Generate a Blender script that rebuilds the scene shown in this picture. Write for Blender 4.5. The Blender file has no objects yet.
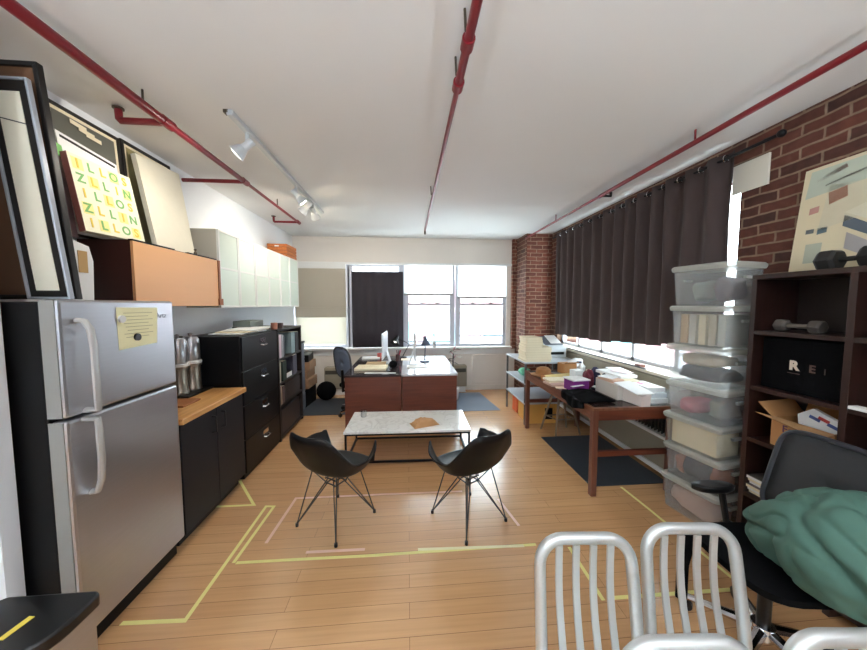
import bpy, bmesh, math, random
from mathutils import Vector, Matrix, noise
random.seed(7)
C = bpy.context.scene.collection
PI = math.pi
V = Vector

# ------------------------------------------------------------------ materials
def lin(c):
    return tuple(((v/255)/12.92 if v/255 <= .04045 else ((v/255+.055)/1.055)**2.4) for v in c)

MATS = {}
def M(name, col, rough=.5, metal=0., var=.06, scale=6., stretch=(1, 1, 1), bump=0., coat=0., emit=0., spec=.5, transl=0., transp=0., alphafac=None):
    if name in MATS: return MATS[name]
    m = bpy.data.materials.new(name); m.use_nodes = True
    nt = m.node_tree; N = nt.nodes; L = nt.links
    b = N['Principled BSDF']; out = N['Material Output']
    c = lin(col)
    tc = N.new('ShaderNodeTexCoord'); mp = N.new('ShaderNodeMapping'); mp.inputs['Scale'].default_value = stretch
    nz = N.new('ShaderNodeTexNoise'); nz.inputs['Scale'].default_value = scale; nz.inputs['Detail'].default_value = 4
    L.new(tc.outputs['Object'], mp.inputs[0]); L.new(mp.outputs[0], nz.inputs['Vector'])
    mx = N.new('ShaderNodeMix'); mx.data_type = 'RGBA'
    mx.inputs[6].default_value = (*[v*(1-var) for v in c], 1); mx.inputs[7].default_value = (*[min(1, v*(1+var)) for v in c], 1)
    L.new(nz.outputs['Fac'], mx.inputs[0]); L.new(mx.outputs[2], b.inputs['Base Color'])
    b.inputs['Roughness'].default_value = rough; b.inputs['Metallic'].default_value = metal
    b.inputs['Specular IOR Level'].default_value = spec
    if coat: b.inputs['Coat Weight'].default_value = coat; b.inputs['Coat Roughness'].default_value = .12
    if emit:
        b.inputs['Emission Color'].default_value = (*c, 1); b.inputs['Emission Strength'].default_value = emit
    if bump:
        bp = N.new('ShaderNodeBump'); bp.inputs['Strength'].default_value = bump; bp.inputs['Distance'].default_value = .01
        L.new(nz.outputs['Fac'], bp.inputs['Height']); L.new(bp.outputs[0], b.inputs['Normal'])
    sh = b.outputs[0]
    if transl:
        t = N.new('ShaderNodeBsdfTranslucent'); t.inputs[0].default_value = (*c, 1)
        ms = N.new('ShaderNodeMixShader'); ms.inputs[0].default_value = transl
        L.new(sh, ms.inputs[1]); L.new(t.outputs[0], ms.inputs[2]); sh = ms.outputs[0]
    if transp:
        t = N.new('ShaderNodeBsdfTransparent')
        ms = N.new('ShaderNodeMixShader'); ms.inputs[0].default_value = transp
        L.new(sh, ms.inputs[1]); L.new(t.outputs[0], ms.inputs[2]); sh = ms.outputs[0]
    L.new(sh, out.inputs[0])
    MATS[name] = m
    return m

def wood(name, c1, c2, axis=0, rough=.4, scale=3., coat=0.):
    if name in MATS: return MATS[name]
    m = bpy.data.materials.new(name); m.use_nodes = True
    nt = m.node_tree; N = nt.nodes; L = nt.links; b = N['Principled BSDF']
    tc = N.new('ShaderNodeTexCoord'); mp = N.new('ShaderNodeMapping')
    s = [14., 14., 14.]; s[axis] = .8; mp.inputs['Scale'].default_value = s
    nz = N.new('ShaderNodeTexNoise'); nz.inputs['Scale'].default_value = scale; nz.inputs['Detail'].default_value = 8; nz.inputs['Distortion'].default_value = .6
    cr = N.new('ShaderNodeValToRGB'); cr.color_ramp.elements[0].position = .3; cr.color_ramp.elements[1].position = .72
    cr.color_ramp.elements[0].color = (*lin(c1), 1); cr.color_ramp.elements[1].color = (*lin(c2), 1)
    L.new(tc.outputs['Object'], mp.inputs[0]); L.new(mp.outputs[0], nz.inputs['Vector']); L.new(nz.outputs['Fac'], cr.inputs[0])
    L.new(cr.outputs[0], b.inputs['Base Color']); b.inputs['Roughness'].default_value = rough
    if coat: b.inputs['Coat Weight'].default_value = coat; b.inputs['Coat Roughness'].default_value = .1
    MATS[name] = m; return m

def bricklike(name, plane, w, h, mortar, c1, c2, cm, rough, bump=.3, coat=0., grain=False, vary=.5):
    m = bpy.data.materials.new(name); m.use_nodes = True
    nt = m.node_tree; N = nt.nodes; L = nt.links; b = N['Principled BSDF']
    g = N.new('ShaderNodeNewGeometry'); sp = N.new('ShaderNodeSeparateXYZ'); cb = N.new('ShaderNodeCombineXYZ')
    L.new(g.outputs['Position'], sp.inputs[0])
    L.new(sp.outputs['XYZ'.index(plane[0])], cb.inputs[0]); L.new(sp.outputs['XYZ'.index(plane[1])], cb.inputs[1])
    bk = N.new('ShaderNodeTexBrick'); bk.inputs['Scale'].default_value = 1; bk.inputs['Brick Width'].default_value = w
    bk.inputs['Row Height'].default_value = h; bk.inputs['Mortar Size'].default_value = mortar; bk.inputs['Mortar Smooth'].default_value = .2 if grain else .6
    bk.inputs['Color1'].default_value = (*lin(c1), 1); bk.inputs['Color2'].default_value = (*lin(c2), 1); bk.inputs['Mortar'].default_value = (*lin(cm), 1)
    bk.offset = .5 if not grain else .37
    if grain: L.new(cb.outputs[0], bk.inputs['Vector'])
    else:
        wn = N.new('ShaderNodeTexNoise'); wn.inputs['Scale'].default_value = 7; wn.inputs['Detail'].default_value = 3; L.new(cb.outputs[0], wn.inputs['Vector'])
        vm = N.new('ShaderNodeVectorMath'); vm.operation = 'MULTIPLY_ADD'; vm.inputs[1].default_value = (.022, .022, 0)
        L.new(wn.outputs['Color'], vm.inputs[0]); L.new(cb.outputs[0], vm.inputs[2]); L.new(vm.outputs[0], bk.inputs['Vector'])
    nz = N.new('ShaderNodeTexNoise'); nz.inputs['Detail'].default_value = 6
    mp = N.new('ShaderNodeMapping'); mp.inputs['Scale'].default_value = (1.2, 30, 1) if grain else (9, 9, 9)
    L.new(cb.outputs[0], mp.inputs[0]); L.new(mp.outputs[0], nz.inputs['Vector']); nz.inputs['Scale'].default_value = 1.6 if grain else 2.
    mm = N.new('ShaderNodeMix'); mm.data_type = 'RGBA'; mm.blend_type = 'MULTIPLY'; mm.inputs[0].default_value = vary
    cr = N.new('ShaderNodeValToRGB'); cr.color_ramp.elements[0].position = .25; cr.color_ramp.elements[1].position = .75
    cr.color_ramp.elements[0].color = (.55, .5, .47, 1); cr.color_ramp.elements[1].color = (1, 1, 1, 1)
    L.new(nz.outputs['Fac'], cr.inputs[0]); L.new(bk.outputs['Color'], mm.inputs[6]); L.new(cr.outputs[0], mm.inputs[7])
    L.new(mm.outputs[2], b.inputs['Base Color']); b.inputs['Roughness'].default_value = rough
    if bump:
        bp = N.new('ShaderNodeBump'); bp.inputs['Strength'].default_value = bump; bp.inputs['Distance'].default_value = .01; bp.invert = True
        L.new(bk.outputs['Fac'], bp.inputs['Height']); L.new(bp.outputs[0], b.inputs['Normal'])
    if coat: b.inputs['Coat Weight'].default_value = coat; b.inputs['Coat Roughness'].default_value = .17
    return m

def marble():
    m = bpy.data.materials.new('white_marble'); m.use_nodes = True
    nt = m.node_tree; N = nt.nodes; L = nt.links; b = N['Principled BSDF']
    tc = N.new('ShaderNodeTexCoord'); nz = N.new('ShaderNodeTexNoise'); nz.inputs['Scale'].default_value = 4; nz.inputs['Detail'].default_value = 7; nz.inputs['Distortion'].default_value = 1.5
    cr = N.new('ShaderNodeValToRGB'); e = cr.color_ramp.elements
    e[0].position = .46; e[0].color = (.78, .78, .75, 1); e[1].position = .54; e[1].color = (.8, .8, .78, 1)
    k = e.new(.5); k.color = (.66, .65, .63, 1)
    L.new(tc.outputs['Object'], nz.inputs['Vector']); L.new(nz.outputs['Fac'], cr.inputs[0]); L.new(cr.outputs[0], b.inputs['Base Color'])
    b.inputs['Roughness'].default_value = .12
    return m

def glassmat(name, tint, gloss=.08):
    m = bpy.data.materials.new(name); m.use_nodes = True
    nt = m.node_tree; N = nt.nodes; L = nt.links
    for n in list(N):
        if n.type == 'BSDF_PRINCIPLED': N.remove(n)
    t = N.new('ShaderNodeBsdfTransparent'); t.inputs[0].default_value = (*tint, 1)
    g = N.new('ShaderNodeBsdfGlossy'); g.inputs['Roughness'].default_value = .02
    ms = N.new('ShaderNodeMixShader'); ms.inputs[0].default_value = gloss
    L.new(t.outputs[0], ms.inputs[1]); L.new(g.outputs[0], ms.inputs[2]); L.new(ms.outputs[0], N['Material Output'].inputs[0])
    MATS[name] = m
    return m

white_wall = M('white_wall_paint', (234, 238, 242), .7, var=.02)
beige_wall = M('beige_wall_paint', (224, 217, 209), .7, var=.02)
ceil_m = M('ceiling_paint', (222, 221, 219), .75, var=.02, scale=1)
trim_m = M('white_trim_paint', (228, 228, 226), .45, var=.02)
frame_m = M('window_frame_paint', (184, 186, 196), .45, var=.02)
floor_m = bricklike('bamboo_floor', 'XY', 1.85, .092, .0012, (214, 166, 118), (205, 156, 109), (128, 90, 58), .27, .05, .8, True, .34)
brick_side = bricklike('red_brick_side', 'YZ', .225, .0735, .0095, (108, 60, 45), (74, 42, 33), (142, 118, 98), .85, .6, vary=.85)
brick_front = bricklike('red_brick_front', 'XZ', .22, .069, .007, (136, 78, 60), (100, 56, 44), (172, 144, 122), .85, .6, vary=.8)
steel = M('brushed_steel', (182, 183, 188), .3, .85, .05, 3, (1, 1, 40))
steel_dk = M('door_edge_grey', (150, 150, 146), .45, .3)
chrome = M('chrome', (215, 215, 218), .15, 1., .02)
alu = M('brushed_aluminium', (204, 206, 204), .42, .65, .03, 5, (1, 1, 20))
black = M('black_paint', (12, 12, 14), .5, var=.1, spec=.25)
black_gl = M('black_gloss_plastic', (16, 16, 17), .28, var=.1)
black_fab = M('black_fabric', (10, 10, 12), .95, var=.25, scale=40, bump=.2, spec=.1)
charcoal = M('charcoal_cabinet', (28, 29, 34), .45, var=.06, spec=.3)
file_blk = M('black_file_cabinet', (12, 14, 18), .4, var=.06, spec=.3)
espresso = wood('espresso_wood', (34, 18, 14), (52, 28, 22), 2, .4)
redwood = wood('reddish_walnut', (88, 41, 26), (117, 57, 36), 0, .42)
redwood_y = wood('reddish_walnut_long', (100, 60, 42), (136, 88, 64), 1, .4)
butcher = wood('butcher_block', (196, 138, 78), (226, 172, 108), 1, .35)
maple = M('peach_veneer', (224, 168, 116), .42, var=.05, scale=2, stretch=(1, .3, 6))
darkbrown = M('dark_brown_veneer', (62, 28, 20), .45, var=.1)
desk_top_dk = M('dark_desk_top', (54, 48, 52), .16, var=.1)
desk_top_sheen = M('desk_top_window_sheen', (206, 210, 218), .14, var=.06)  # window reflection painted in as a pale base colour
marble_m = marble()
glass_m = glassmat('window_glass', (.97, .99, .985))
frost = M('frosted_door_glass', (208, 220, 210), .35, var=.03, spec=.4)
cab_white = M('white_cabinet', (222, 224, 220), .4, var=.02)
cab_side = M('cabinet_side_cream', (190, 184, 170), .5, var=.02)
redpipe = M('red_pipe_paint', (118, 22, 32), .3, var=.1)
brass = M('dark_brass', (92, 84, 72), .4, .8)
white_pl = M('white_plastic', (226, 226, 224), .4, var=.02)
lamp_white = M('track_white_metal', (196, 200, 202), .35, .1, var=.03)
bulb_on = M('lit_bulb', (255, 240, 214), .4, emit=40)
bulb_off = M('lens_glass', (240, 238, 228), .2, emit=1.2)
yellow_tape = M('yellow_masking_tape', (228, 218, 138), .6, var=.05)
pink_tape = M('pink_masking_tape', (226, 186, 166), .6, var=.05)
cream_tape = M('cream_masking_tape', (232, 222, 176), .6, var=.05)
paper = M('white_paper', (232, 232, 230), .7, var=.02)
cream = M('cream_paper', (232, 220, 190), .7, var=.04)
creamcanvas = M('cream_canvas', (226, 220, 200), .8, var=.03, bump=.05, scale=30)
cardboard = M('cardboard', (178, 128, 80), .8, var=.08)
curtain_m = M('dark_brown_curtain', (66, 53, 51), .85, var=.15, scale=20, stretch=(1, 1, .2))
blackout_m = M('blackout_cloth', (52, 47, 54), .85, var=.1)
shade_beige = M('beige_shade_cloth', (200, 192, 178), .8, var=.03, transl=.28)
shade_white = M('white_shade_cloth', (246, 249, 249), .8, var=.02, transl=.95)
mat_blk = M('black_floor_mat', (50, 54, 61), .55, var=.15, scale=3)
mat_blue = M('blue_grey_floor_mat', (104, 114, 128), .4, var=.08)
rad_m = M('olive_grey_convector', (156, 148, 130), .5, var=.05)
plastic_bin = M('clear_bin_plastic', (222, 226, 226), .25, var=.03, transl=.5, transp=.77)
plastic_lid = M('milky_lid_plastic', (214, 214, 206), .35, var=.03, transl=.35, transp=.35)
clear_glass = M('milky_jar_glass', (226, 230, 230), .15, transl=.3, transp=.3)
green_cloth = M('green_cloth', (74, 108, 95), .85, var=.1, scale=4, bump=.1)
grey_mesh = M('grey_chair_mesh', (92, 104, 124), .7, var=.1, scale=60)
dark_mesh = M('dark_chair_mesh', (40, 41, 43), .65, var=.2, scale=60)
purple = M('purple_cloth', (118, 26, 120), .6, var=.15)
maroon = M('maroon_cloth', (110, 34, 52), .7, var=.2)
navy = M('navy_cloth', (40, 46, 80), .8, var=.2)
orange = M('orange_plastic', (228, 110, 62), .5)
mint = M('mint_green_cloth', (116, 206, 168), .7, var=.2)
yellow = M('yellow_paper', (240, 196, 90), .7)
pale_yellow = M('pale_yellow_paper', (240, 236, 192), .7, var=.04)
straw = M('brown_straw', (150, 104, 62), .9, var=.35, scale=18, bump=.3)
kraft = M('kraft_paper', (190, 142, 96), .75, var=.12, bump=.15)
red_m = M('red_frame_paint', (186, 44, 52), .45)
pinkside = M('pinkish_canvas_edge', (150, 96, 88), .8, var=.3, scale=14)
greyglass = M('grey_picture_glass', (96, 96, 88), .3, var=.1)
green_ink = M('green_ink', (126, 184, 106), .7)
yellow_ink = M('yellow_ink', (232, 204, 76), .7)
ink_dark = M('dark_ink', (52, 48, 52), .7)
ink_purple = M('purple_ink', (92, 52, 84), .7)
leaf = M('green_leaf', (76, 120, 70), .5, var=.2)
leaf_dk = M('dark_leaf', (34, 38, 38), .5, var=.3)
oldwood = M('weathered_wood', (132, 112, 92), .6, var=.2, stretch=(1, 1, .2), scale=20)
crate_m = M('yellow_pine', (216, 160, 78), .55, var=.1)
crate_org = wood('orange_crate_wood', (168, 92, 40), (196, 118, 58), 1, .5)
iron = M('cast_iron', (52, 50, 48), .55, .3, var=.15, scale=30, bump=.1)
rubber_gr = M('grey_dumbbell_rubber', (92, 84, 78), .55, var=.1)
rack_m = M('grey_metal_shelf', (182, 186, 192), .4, .3, var=.05)

# ------------------------------------------------------------------ mesh builder
class MB:
    def __init__(s): s.b = bmesh.new()
    def box(s, x0, y0, z0, x1, y1, z1):
        vs = [s.b.verts.new((x, y, z)) for x in (x0, x1) for y in (y0, y1) for z in (z0, z1)]
        for f in ((0, 1, 3, 2), (4, 6, 7, 5), (0, 4, 5, 1), (2, 3, 7, 6), (0, 2, 6, 4), (1, 5, 7, 3)):
            s.b.faces.new([vs[i] for i in f])
        return s
    def obox(s, c, size, R=None, rz=0):
        R = R or Matrix.Rotation(rz, 3, 'Z')
        vs = [s.b.verts.new(V(c)+R@V((x*size[0]/2, y*size[1]/2, z*size[2]/2))) for x in (-1, 1) for y in (-1, 1) for z in (-1, 1)]
        for f in ((0, 1, 3, 2), (4, 6, 7, 5), (0, 4, 5, 1), (2, 3, 7, 6), (0, 2, 6, 4), (1, 5, 7, 3)):
            s.b.faces.new([vs[i] for i in f])
        return s
    def loft(s, rings, cap=True, closed=True):
        R = [[s.b.verts.new(p) for p in r] for r in rings]
        n = len(R[0])
        for a, b in zip(R, R[1:]):
            for i in range(n if closed else n-1):
                j = (i+1) % n; s.b.faces.new((a[i], a[j], b[j], b[i]))
        if cap and closed:
            s.b.faces.new(R[0][::-1]); s.b.faces.new(R[-1])
        return s
    def tube(s, pts, r, n=8, flat=1.):
        pts = [V(p) for p in pts]; rings = []
        for i, p in enumerate(pts):
            if i == 0: t = (pts[1]-p).normalized()
            elif i == len(pts)-1: t = (p-pts[i-1]).normalized()
            else: t = ((pts[i+1]-p).normalized()+(p-pts[i-1]).normalized()).normalized()
            up = V((0, 0, 1)) if abs(t.z) < .95 else V((0, 1, 0))
            if i and rings: up = last
            u = (up - t*up.dot(t)).normalized(); w = t.cross(u); last = u
            rr = r[i] if isinstance(r, (list, tuple)) else r
            rings.append([p+u*math.cos(2*PI*k/n)*rr+w*math.sin(2*PI*k/n)*rr*flat for k in range(n)])
        return s.loft(rings)
    def cyl(s, p0, p1, r, r1=None, n=20):
        return s.tube([p0, p1], [r, r if r1 is None else r1], n)
    def lathe(s, prof, c, axis=V((0, 0, 1)), n=24, cap=True):
        axis = V(axis).normalized(); up = V((1, 0, 0)) if abs(axis.x) < .9 else V((0, 1, 0))
        u = (up-axis*up.dot(axis)).normalized(); w = axis.cross(u)
        return s.loft([[V(c)+axis*z+(u*math.cos(2*PI*k/n)+w*math.sin(2*PI*k/n))*max(r, 1e-4) for k in range(n)] for r, z in prof], cap)
    def prism(s, poly, z0, z1):
        return s.loft([[V((x, y, z0)) for x, y in poly], [V((x, y, z1)) for x, y in poly]])
    def quad(s, p0, p1, p2, p3, t):
        p = [V(q) for q in (p0, p1, p2, p3)]; n = (p[1]-p[0]).cross(p[3]-p[0]).normalized()*t
        return s.loft([[q-n for q in p], p])
    def ball(s, c, r, sc=(1, 1, 1), seg=16, rings=10):
        bmesh.ops.create_uvsphere(s.b, u_segments=seg, v_segments=rings, radius=r, matrix=Matrix.Translation(c) @ Matrix.Diagonal((*sc, 1)))
        return s
    def build(s, name, mat, parent=None, smooth=False, bevel=0., solid=0., sub=0, angle=40):
        bmesh.ops.recalc_face_normals(s.b, faces=s.b.faces)
        me = bpy.data.meshes.new(name)
        if parent is None:
            co = [v.co for v in s.b.verts]
            o = V(((min(c.x for c in co)+max(c.x for c in co))/2, (min(c.y for c in co)+max(c.y for c in co))/2, min(c.z for c in co)))
        else:
            o = V(parent['_o'])
        bmesh.ops.translate(s.b, verts=s.b.verts, vec=-o)
        s.b.to_mesh(me); s.b.free()
        me.materials.append(mat)
        ob = bpy.data.objects.new(name, me); C.objects.link(ob)
        ob['_o'] = o
        if parent is None: ob.location = o
        else: ob.parent = parent
        if smooth:
            for p in me.polygons: p.use_smooth = True
            if not sub:
                try: me.set_sharp_from_angle(angle=math.radians(angle))
                except Exception: pass
        if solid:
            md = ob.modifiers.new('s', 'SOLIDIFY'); md.thickness = solid; md.offset = 0
        if sub:
            md = ob.modifiers.new('u', 'SUBSURF'); md.levels = sub; md.render_levels = sub
        if bevel:
            md = ob.modifiers.new('b', 'BEVEL'); md.width = bevel; md.segments = 2; md.limit_method = 'ANGLE'
        return ob

def tag(o, label=None, cat=None, group=None, kind=None):
    if label: o['label'] = label
    if cat: o['category'] = cat
    if group: o['group'] = group
    if kind: o['kind'] = kind
    return o
def thing(name, loc, label, cat, group=None):
    o = bpy.data.objects.new(name, None); C.objects.link(o); o.location = loc; o['_o'] = V(loc)
    o.empty_display_size = .1
    return tag(o, label, cat, group)
def copy_tree(o, parent=None):
    c = o.copy(); C.objects.link(c)
    if parent: c.parent = parent
    for ch in list(o.children): copy_tree(ch, c)
    return c
def struct(o): o['kind'] = 'structure'; return o
def text_mb(txt, size, origin, xdir, ydir, depth=.0008, bold=0.):
    cu = bpy.data.curves.new('t', 'FONT'); cu.body = txt; cu.size = size; cu.extrude = depth; cu.offset = bold; cu.align_x = 'CENTER'; cu.align_y = 'CENTER'
    ob = bpy.data.objects.new('t', cu); C.objects.link(ob)
    dg = bpy.context.evaluated_depsgraph_get(); me = bpy.data.meshes.new_from_object(ob.evaluated_get(dg))
    bpy.data.objects.remove(ob)
    x = V(xdir).normalized(); y = V(ydir).normalized(); z = x.cross(y)
    mt = Matrix((x, y, z)).transposed().to_4x4(); mt.translation = V(origin)
    me.transform(mt)
    m = MB(); m.b.from_mesh(me); bpy.data.meshes.remove(me)
    return m

# ------------------------------------------------------------------ room shell
XL, XR, YB, YF, ZC = -2.12, 2.58, 6.0, -3.0, 2.95
struct(MB().box(XL-.2, YF-.2, -.15, XR+.4, YB+.3, 0).build('floor', floor_m))
struct(MB().box(XL-.2, YF-.2, ZC, XR+.4, YB+.3, ZC+.15).build('ceiling', ceil_m))
struct(MB().box(XL-.2, YF, 0, XL, YB, ZC).build('wall_left', white_wall))
struct(MB().box(XL-.2, YF-.2, 0, XR+.4, YF, ZC).build('wall_front', white_wall))
WZ0, WZ1 = .87, 2.47
struct(MB().box(XL, YB, 0, XR+.3, YB+.22, WZ0-.03).box(XL, YB, WZ1, XR+.3, YB+.22, ZC).box(1.94, YB, WZ0-.03, XR+.3, YB+.22, WZ1).build('wall_back', beige_wall))
# right wall with its long window opening
RY0, RY1, RZ0, RZ1 = 2.262, 5.16, 1.02, 2.76
struct(MB().box(XR, YF, 0, XR+.35, RY0, ZC).box(XR, RY1, 0, XR+.35, YB, ZC).box(XR, RY0, RZ1, XR+.35, RY1, ZC).build('wall_right', brick_side))
struct(MB().box(XR, RY0, 0, XR+.35, RY1, RZ0-.03).build('wall_right_sill', rad_m))
struct(MB().box(2.12, 5.45, 0, XR, YB, ZC).build('wall_column', brick_front))
struct(MB().box(2.03, 5.93, .82, 2.12, YB, ZC).build('wall_column_return', brick_front))
struct(MB().box(XL, 1.40, 0, -1.725, 1.465, ZC).build('wall_pier', white_wall))
# column side is brick laid along y: a thin facing course
struct(MB().box(2.112, 5.45, 0, 2.12, 5.93, ZC-.001).build('wall_column_side', brick_side))
struct(MB().box(XL, YB-.018, 0, 2.1, YB, .1).build('baseboard_back', beige_wall, bevel=.004))
struct(MB().box(XL, YB-.11, WZ0-.035, 2.03, YB+.06, WZ0).build('trim_1', trim_m, bevel=.006))
struct(MB().box(XL, YB-.02, WZ0-.15, 2.03, YB, WZ0-.035).build('trim_2', trim_m, bevel=.004))
struct(MB().box(XL, YB-.03, WZ1-.03, 2.03, YB+.02, WZ1+.015).build('trim_3', trim_m, bevel=.004))
struct(MB().box(1.27, YB-.012, .14, 1.285, YB, .70).box(1.93, YB-.012, .14, 1.945, YB, .70).box(1.285, YB-.012, .69, 1.93, YB, .70).box(1.285, YB-.012, .14, 1.93, YB, .15).build('trim_4', beige_wall))
struct(MB().box(XR-.17, RY0+.05, RZ0-.03, XR+.1, RY1, RZ0).build('trim_5', M('cream_sill_paint', (206, 198, 180), .5), bevel=.005))
# windows in the back wall
wx = [(-2.1, -1.15), (-1.10, -.12), (-.04, .87), (.97, 1.93)]
for i, (a, b) in enumerate(wx):
    w = bpy.data.objects.new('window_%d' % (i+1), None); C.objects.link(w); w.location = ((a+b)/2, YB, WZ0); w['_o'] = V(w.location); w['kind'] = 'structure'
    f = .055; y0, y1 = YB+.03, YB+.12
    MB().box(a-.04, y0, WZ0, a+f, y1, WZ1).box(b-f, y0, WZ0, b+.045, y1, WZ1).box(a+f, y0, WZ1-.06, b-f, y1, WZ1).box(a+f, y0, WZ0, b-f, y1, WZ0+.05).build('window_frame', frame_m, w, bevel=.004)
    MB().box(a+f, y0+.01, 1.675, b-f, y1-.02, 1.715).build('meeting_rail', frame_m, w, bevel=.003)
    if i >= 2:
        MB().box(a+f, y0+.02, 1.06 if i == 3 else .955, b-f, y1-.03, 1.085 if i == 3 else .98).build('lower_rail', frame_m, w)
    for q in (a+.3, b-.3):
        MB().box(q-.03, y0-.008, 1.715, q+.03, y0+.02, 1.735).build('sash_lock', brass, w)
    MB().box(a+f, y0+.045, WZ0+.05, b-f, y0+.05, WZ1-.06).build('glass_pane', glass_m, w)
# right window
w = bpy.data.objects.new('window_5', None); C.objects.link(w); w.location = (XR+.1, 3.7, RZ0); w['_o'] = V(w.location); w['kind'] = 'structure'
m = MB()
for y in (RY0+.02, 2.85, 3.45, 4.05, 4.62, RY1-.02):
    m.box(XR+.08, y-.025, RZ0, XR+.15, y+.025, RZ1)
m.box(XR+.08, RY0, RZ1-.05, XR+.15, RY1, RZ1).box(XR+.08, RY0, RZ0, XR+.15, RY1, RZ0+.04)
m.build('window_frame', frame_m, w)
MB().box(XR+.11, RY0, RZ0, XR+.115, RY1, RZ1).build('glass_pane', glass_m, w)

# ------------------------------------------------------------------ outside
t = thing('building', (1, 15, -6), 'pale pink street facade seen through the two right-hand back windows', 'building')
MB().box(-14, 15, -6, 16, 16, 2.9).build('wall', M('pale_pink_stucco', (150, 112, 114), .8), t)
m_cy = M('pale_cyan_panel', (92, 134, 140), .6)
for x in (-9, -5.2, -1.4, .9, 3.6, 6.6, 10.2):
    f = MB().box(x, 14.93, -1.6, x+1.7, 15, 1.0).build('facade_window', frame_m, t)
    MB().box(x+.1, 14.91, -1.5, x+1.6, 14.94, .9).build('pane', m_cy, f)
MB().box(-14, 14.8, 1.35, 16, 15, 1.55).build('cornice', trim_m, t)

# ------------------------------------------------------------------ shades and curtains
t = thing('roman_shade', (-1.62, 5.97, 1.45), 'beige roman shade half lowered over the leftmost back window', 'window shade')
MB().box(-2.09, 5.965, 1.62, -1.16, 5.972, 2.36).build('shade_cloth', shade_beige, t)
MB().box(-2.09, 5.955, 1.45, -1.16, 5.972, 1.64).build('folded_hem', shade_beige, t, bevel=.006)
MB().box(-2.09, 5.955, 2.36, -1.16, 5.99, 2.44).build('valance', trim_m, t)
o = MB().box(-2.09, 5.995, .93, -1.17, 5.999, 2.36).build('frosted_window_film', M('pale_green_film', (234, 232, 222), .6, var=.02, transl=.3))
tag(o, 'pale greenish translucent film sheet behind the beige roman shade', 'window film')
m = MB(); pts = []
for k in range(61):
    u = k/60; x = -1.05+.96*u
    pts.append((x, 5.955+.006*math.sin(u*40)))
m.loft([[V((x, y, z)) for x, y in pts] for z in (.875, 1.2, 1.7, 2.31)], cap=False, closed=False)
tag(m.build('blackout_curtain', blackout_m, smooth=True, solid=.006), 'flat black blackout cloth covering the second back window', 'curtain')
for (a, b, zb, lab) in ((-.075, .865, 1.90, 'white roller shade half down over the back window behind the desk lamp'), (.955, 1.925, 1.845, 'white roller shade half down over the back window nearest the brick column')):
    t = thing('roller_shade', ((a+b)/2, 5.97, zb), lab, 'window shade', 'white roller shades')
    MB().box(a, 5.968, zb, b, 5.972, 2.44).build('shade_cloth', shade_white, t)
    MB().box(a, 5.958, zb-.035, b, 5.982, zb).build('bottom_bar', M('grey_shade_bar', (150, 150, 146), .5), t, bevel=.004)
    for q in (.3, .72): MB().obox((a+(b-a)*q, 5.958, zb-.03), (.05, .012, .02)).build('pull_tab', frame_m, t)

t = thing('curtain_rod', (2.45, 3.6, 2.84), 'black curtain rod along the top of the right-hand window wall', 'curtain rod')
MB().tube([(2.505, 1.98, 2.83), (2.505, 5.25, 2.83)], .012, 10).build('rod', black, t, smooth=True)
MB().ball((2.505, 1.96, 2.83), .025).build('finial', black, t, smooth=True)
for y in (2.08, 3.6, 5.2): MB().tube([(2.505, y, 2.83), (2.53, y, 2.85), (2.578, y, 2.87)], .008).build('bracket', black, t)
def curtain(y0, y1, z0a, z0b, waves, amp, lab, tw=0.):
    m = MB(); n = waves*14; rows = 9; R = []
    for r in range(rows):
        f = r/(rows-1); row = []
        for k in range(n+1):
            u = k/n; zb = z0a+(z0b-z0a)*u; z = zb+(2.87-zb)*f
            ph = 2*PI*waves*u+tw*(1-f)*math.sin(u*9)
            a = amp*(.85+.3*noise.noise(V((u*5, y0*3, 0))))
            x = 2.505+a*math.sin(ph)*(.75+.25*f)+.012*noise.noise(V((u*8, f*3, y0)))
            y = y0+(y1-y0)*u+.012*noise.noise(V((u*12, f*2, 3+y0)))
            row.append(V((x, y, z)))
        R.append(row)
    m.loft(R, cap=False, closed=False)
    t = thing('window_curtain', (2.505, (y0+y1)/2, z0a), lab, 'curtain', 'dark window curtains')
    m.build('curtain_cloth', curtain_m, t, smooth=True, solid=.004, angle=180)
    for k in range(waves*2):
        u = (k+.5)/(waves*2); yy = y0+(y1-y0)*u
        rg = [[V((2.505+.026*math.cos(2*PI*j/10)*1+0*i, yy+.006*math.cos(2*PI*i/5), 2.83+.026*math.sin(2*PI*j/10)))+V((math.cos(2*PI*j/10), 0, math.sin(2*PI*j/10)))*.005*math.sin(2*PI*i/5) for j in range(10)] for i in range(6)]
        g = MB(); g.loft(rg, cap=False); g.build('grommet_ring', chrome, t, smooth=True)
curtain(4.52, 5.10, 1.19, 1.20, 3, .05, 'dark brown curtain panel at the far end beside the brick column', 1.2)
curtain(3.63, 4.54, 1.21, 1.20, 4, .05, 'dark brown curtain panel second from the brick column')
curtain(2.87, 3.64, 1.27, 1.235, 4, .05, 'dark brown curtain panel third from the brick column')
curtain(2.27, 2.90, 1.32, 1.30, 3, .04, 'nearest dark brown curtain panel behind the stack of clear bins')

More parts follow.
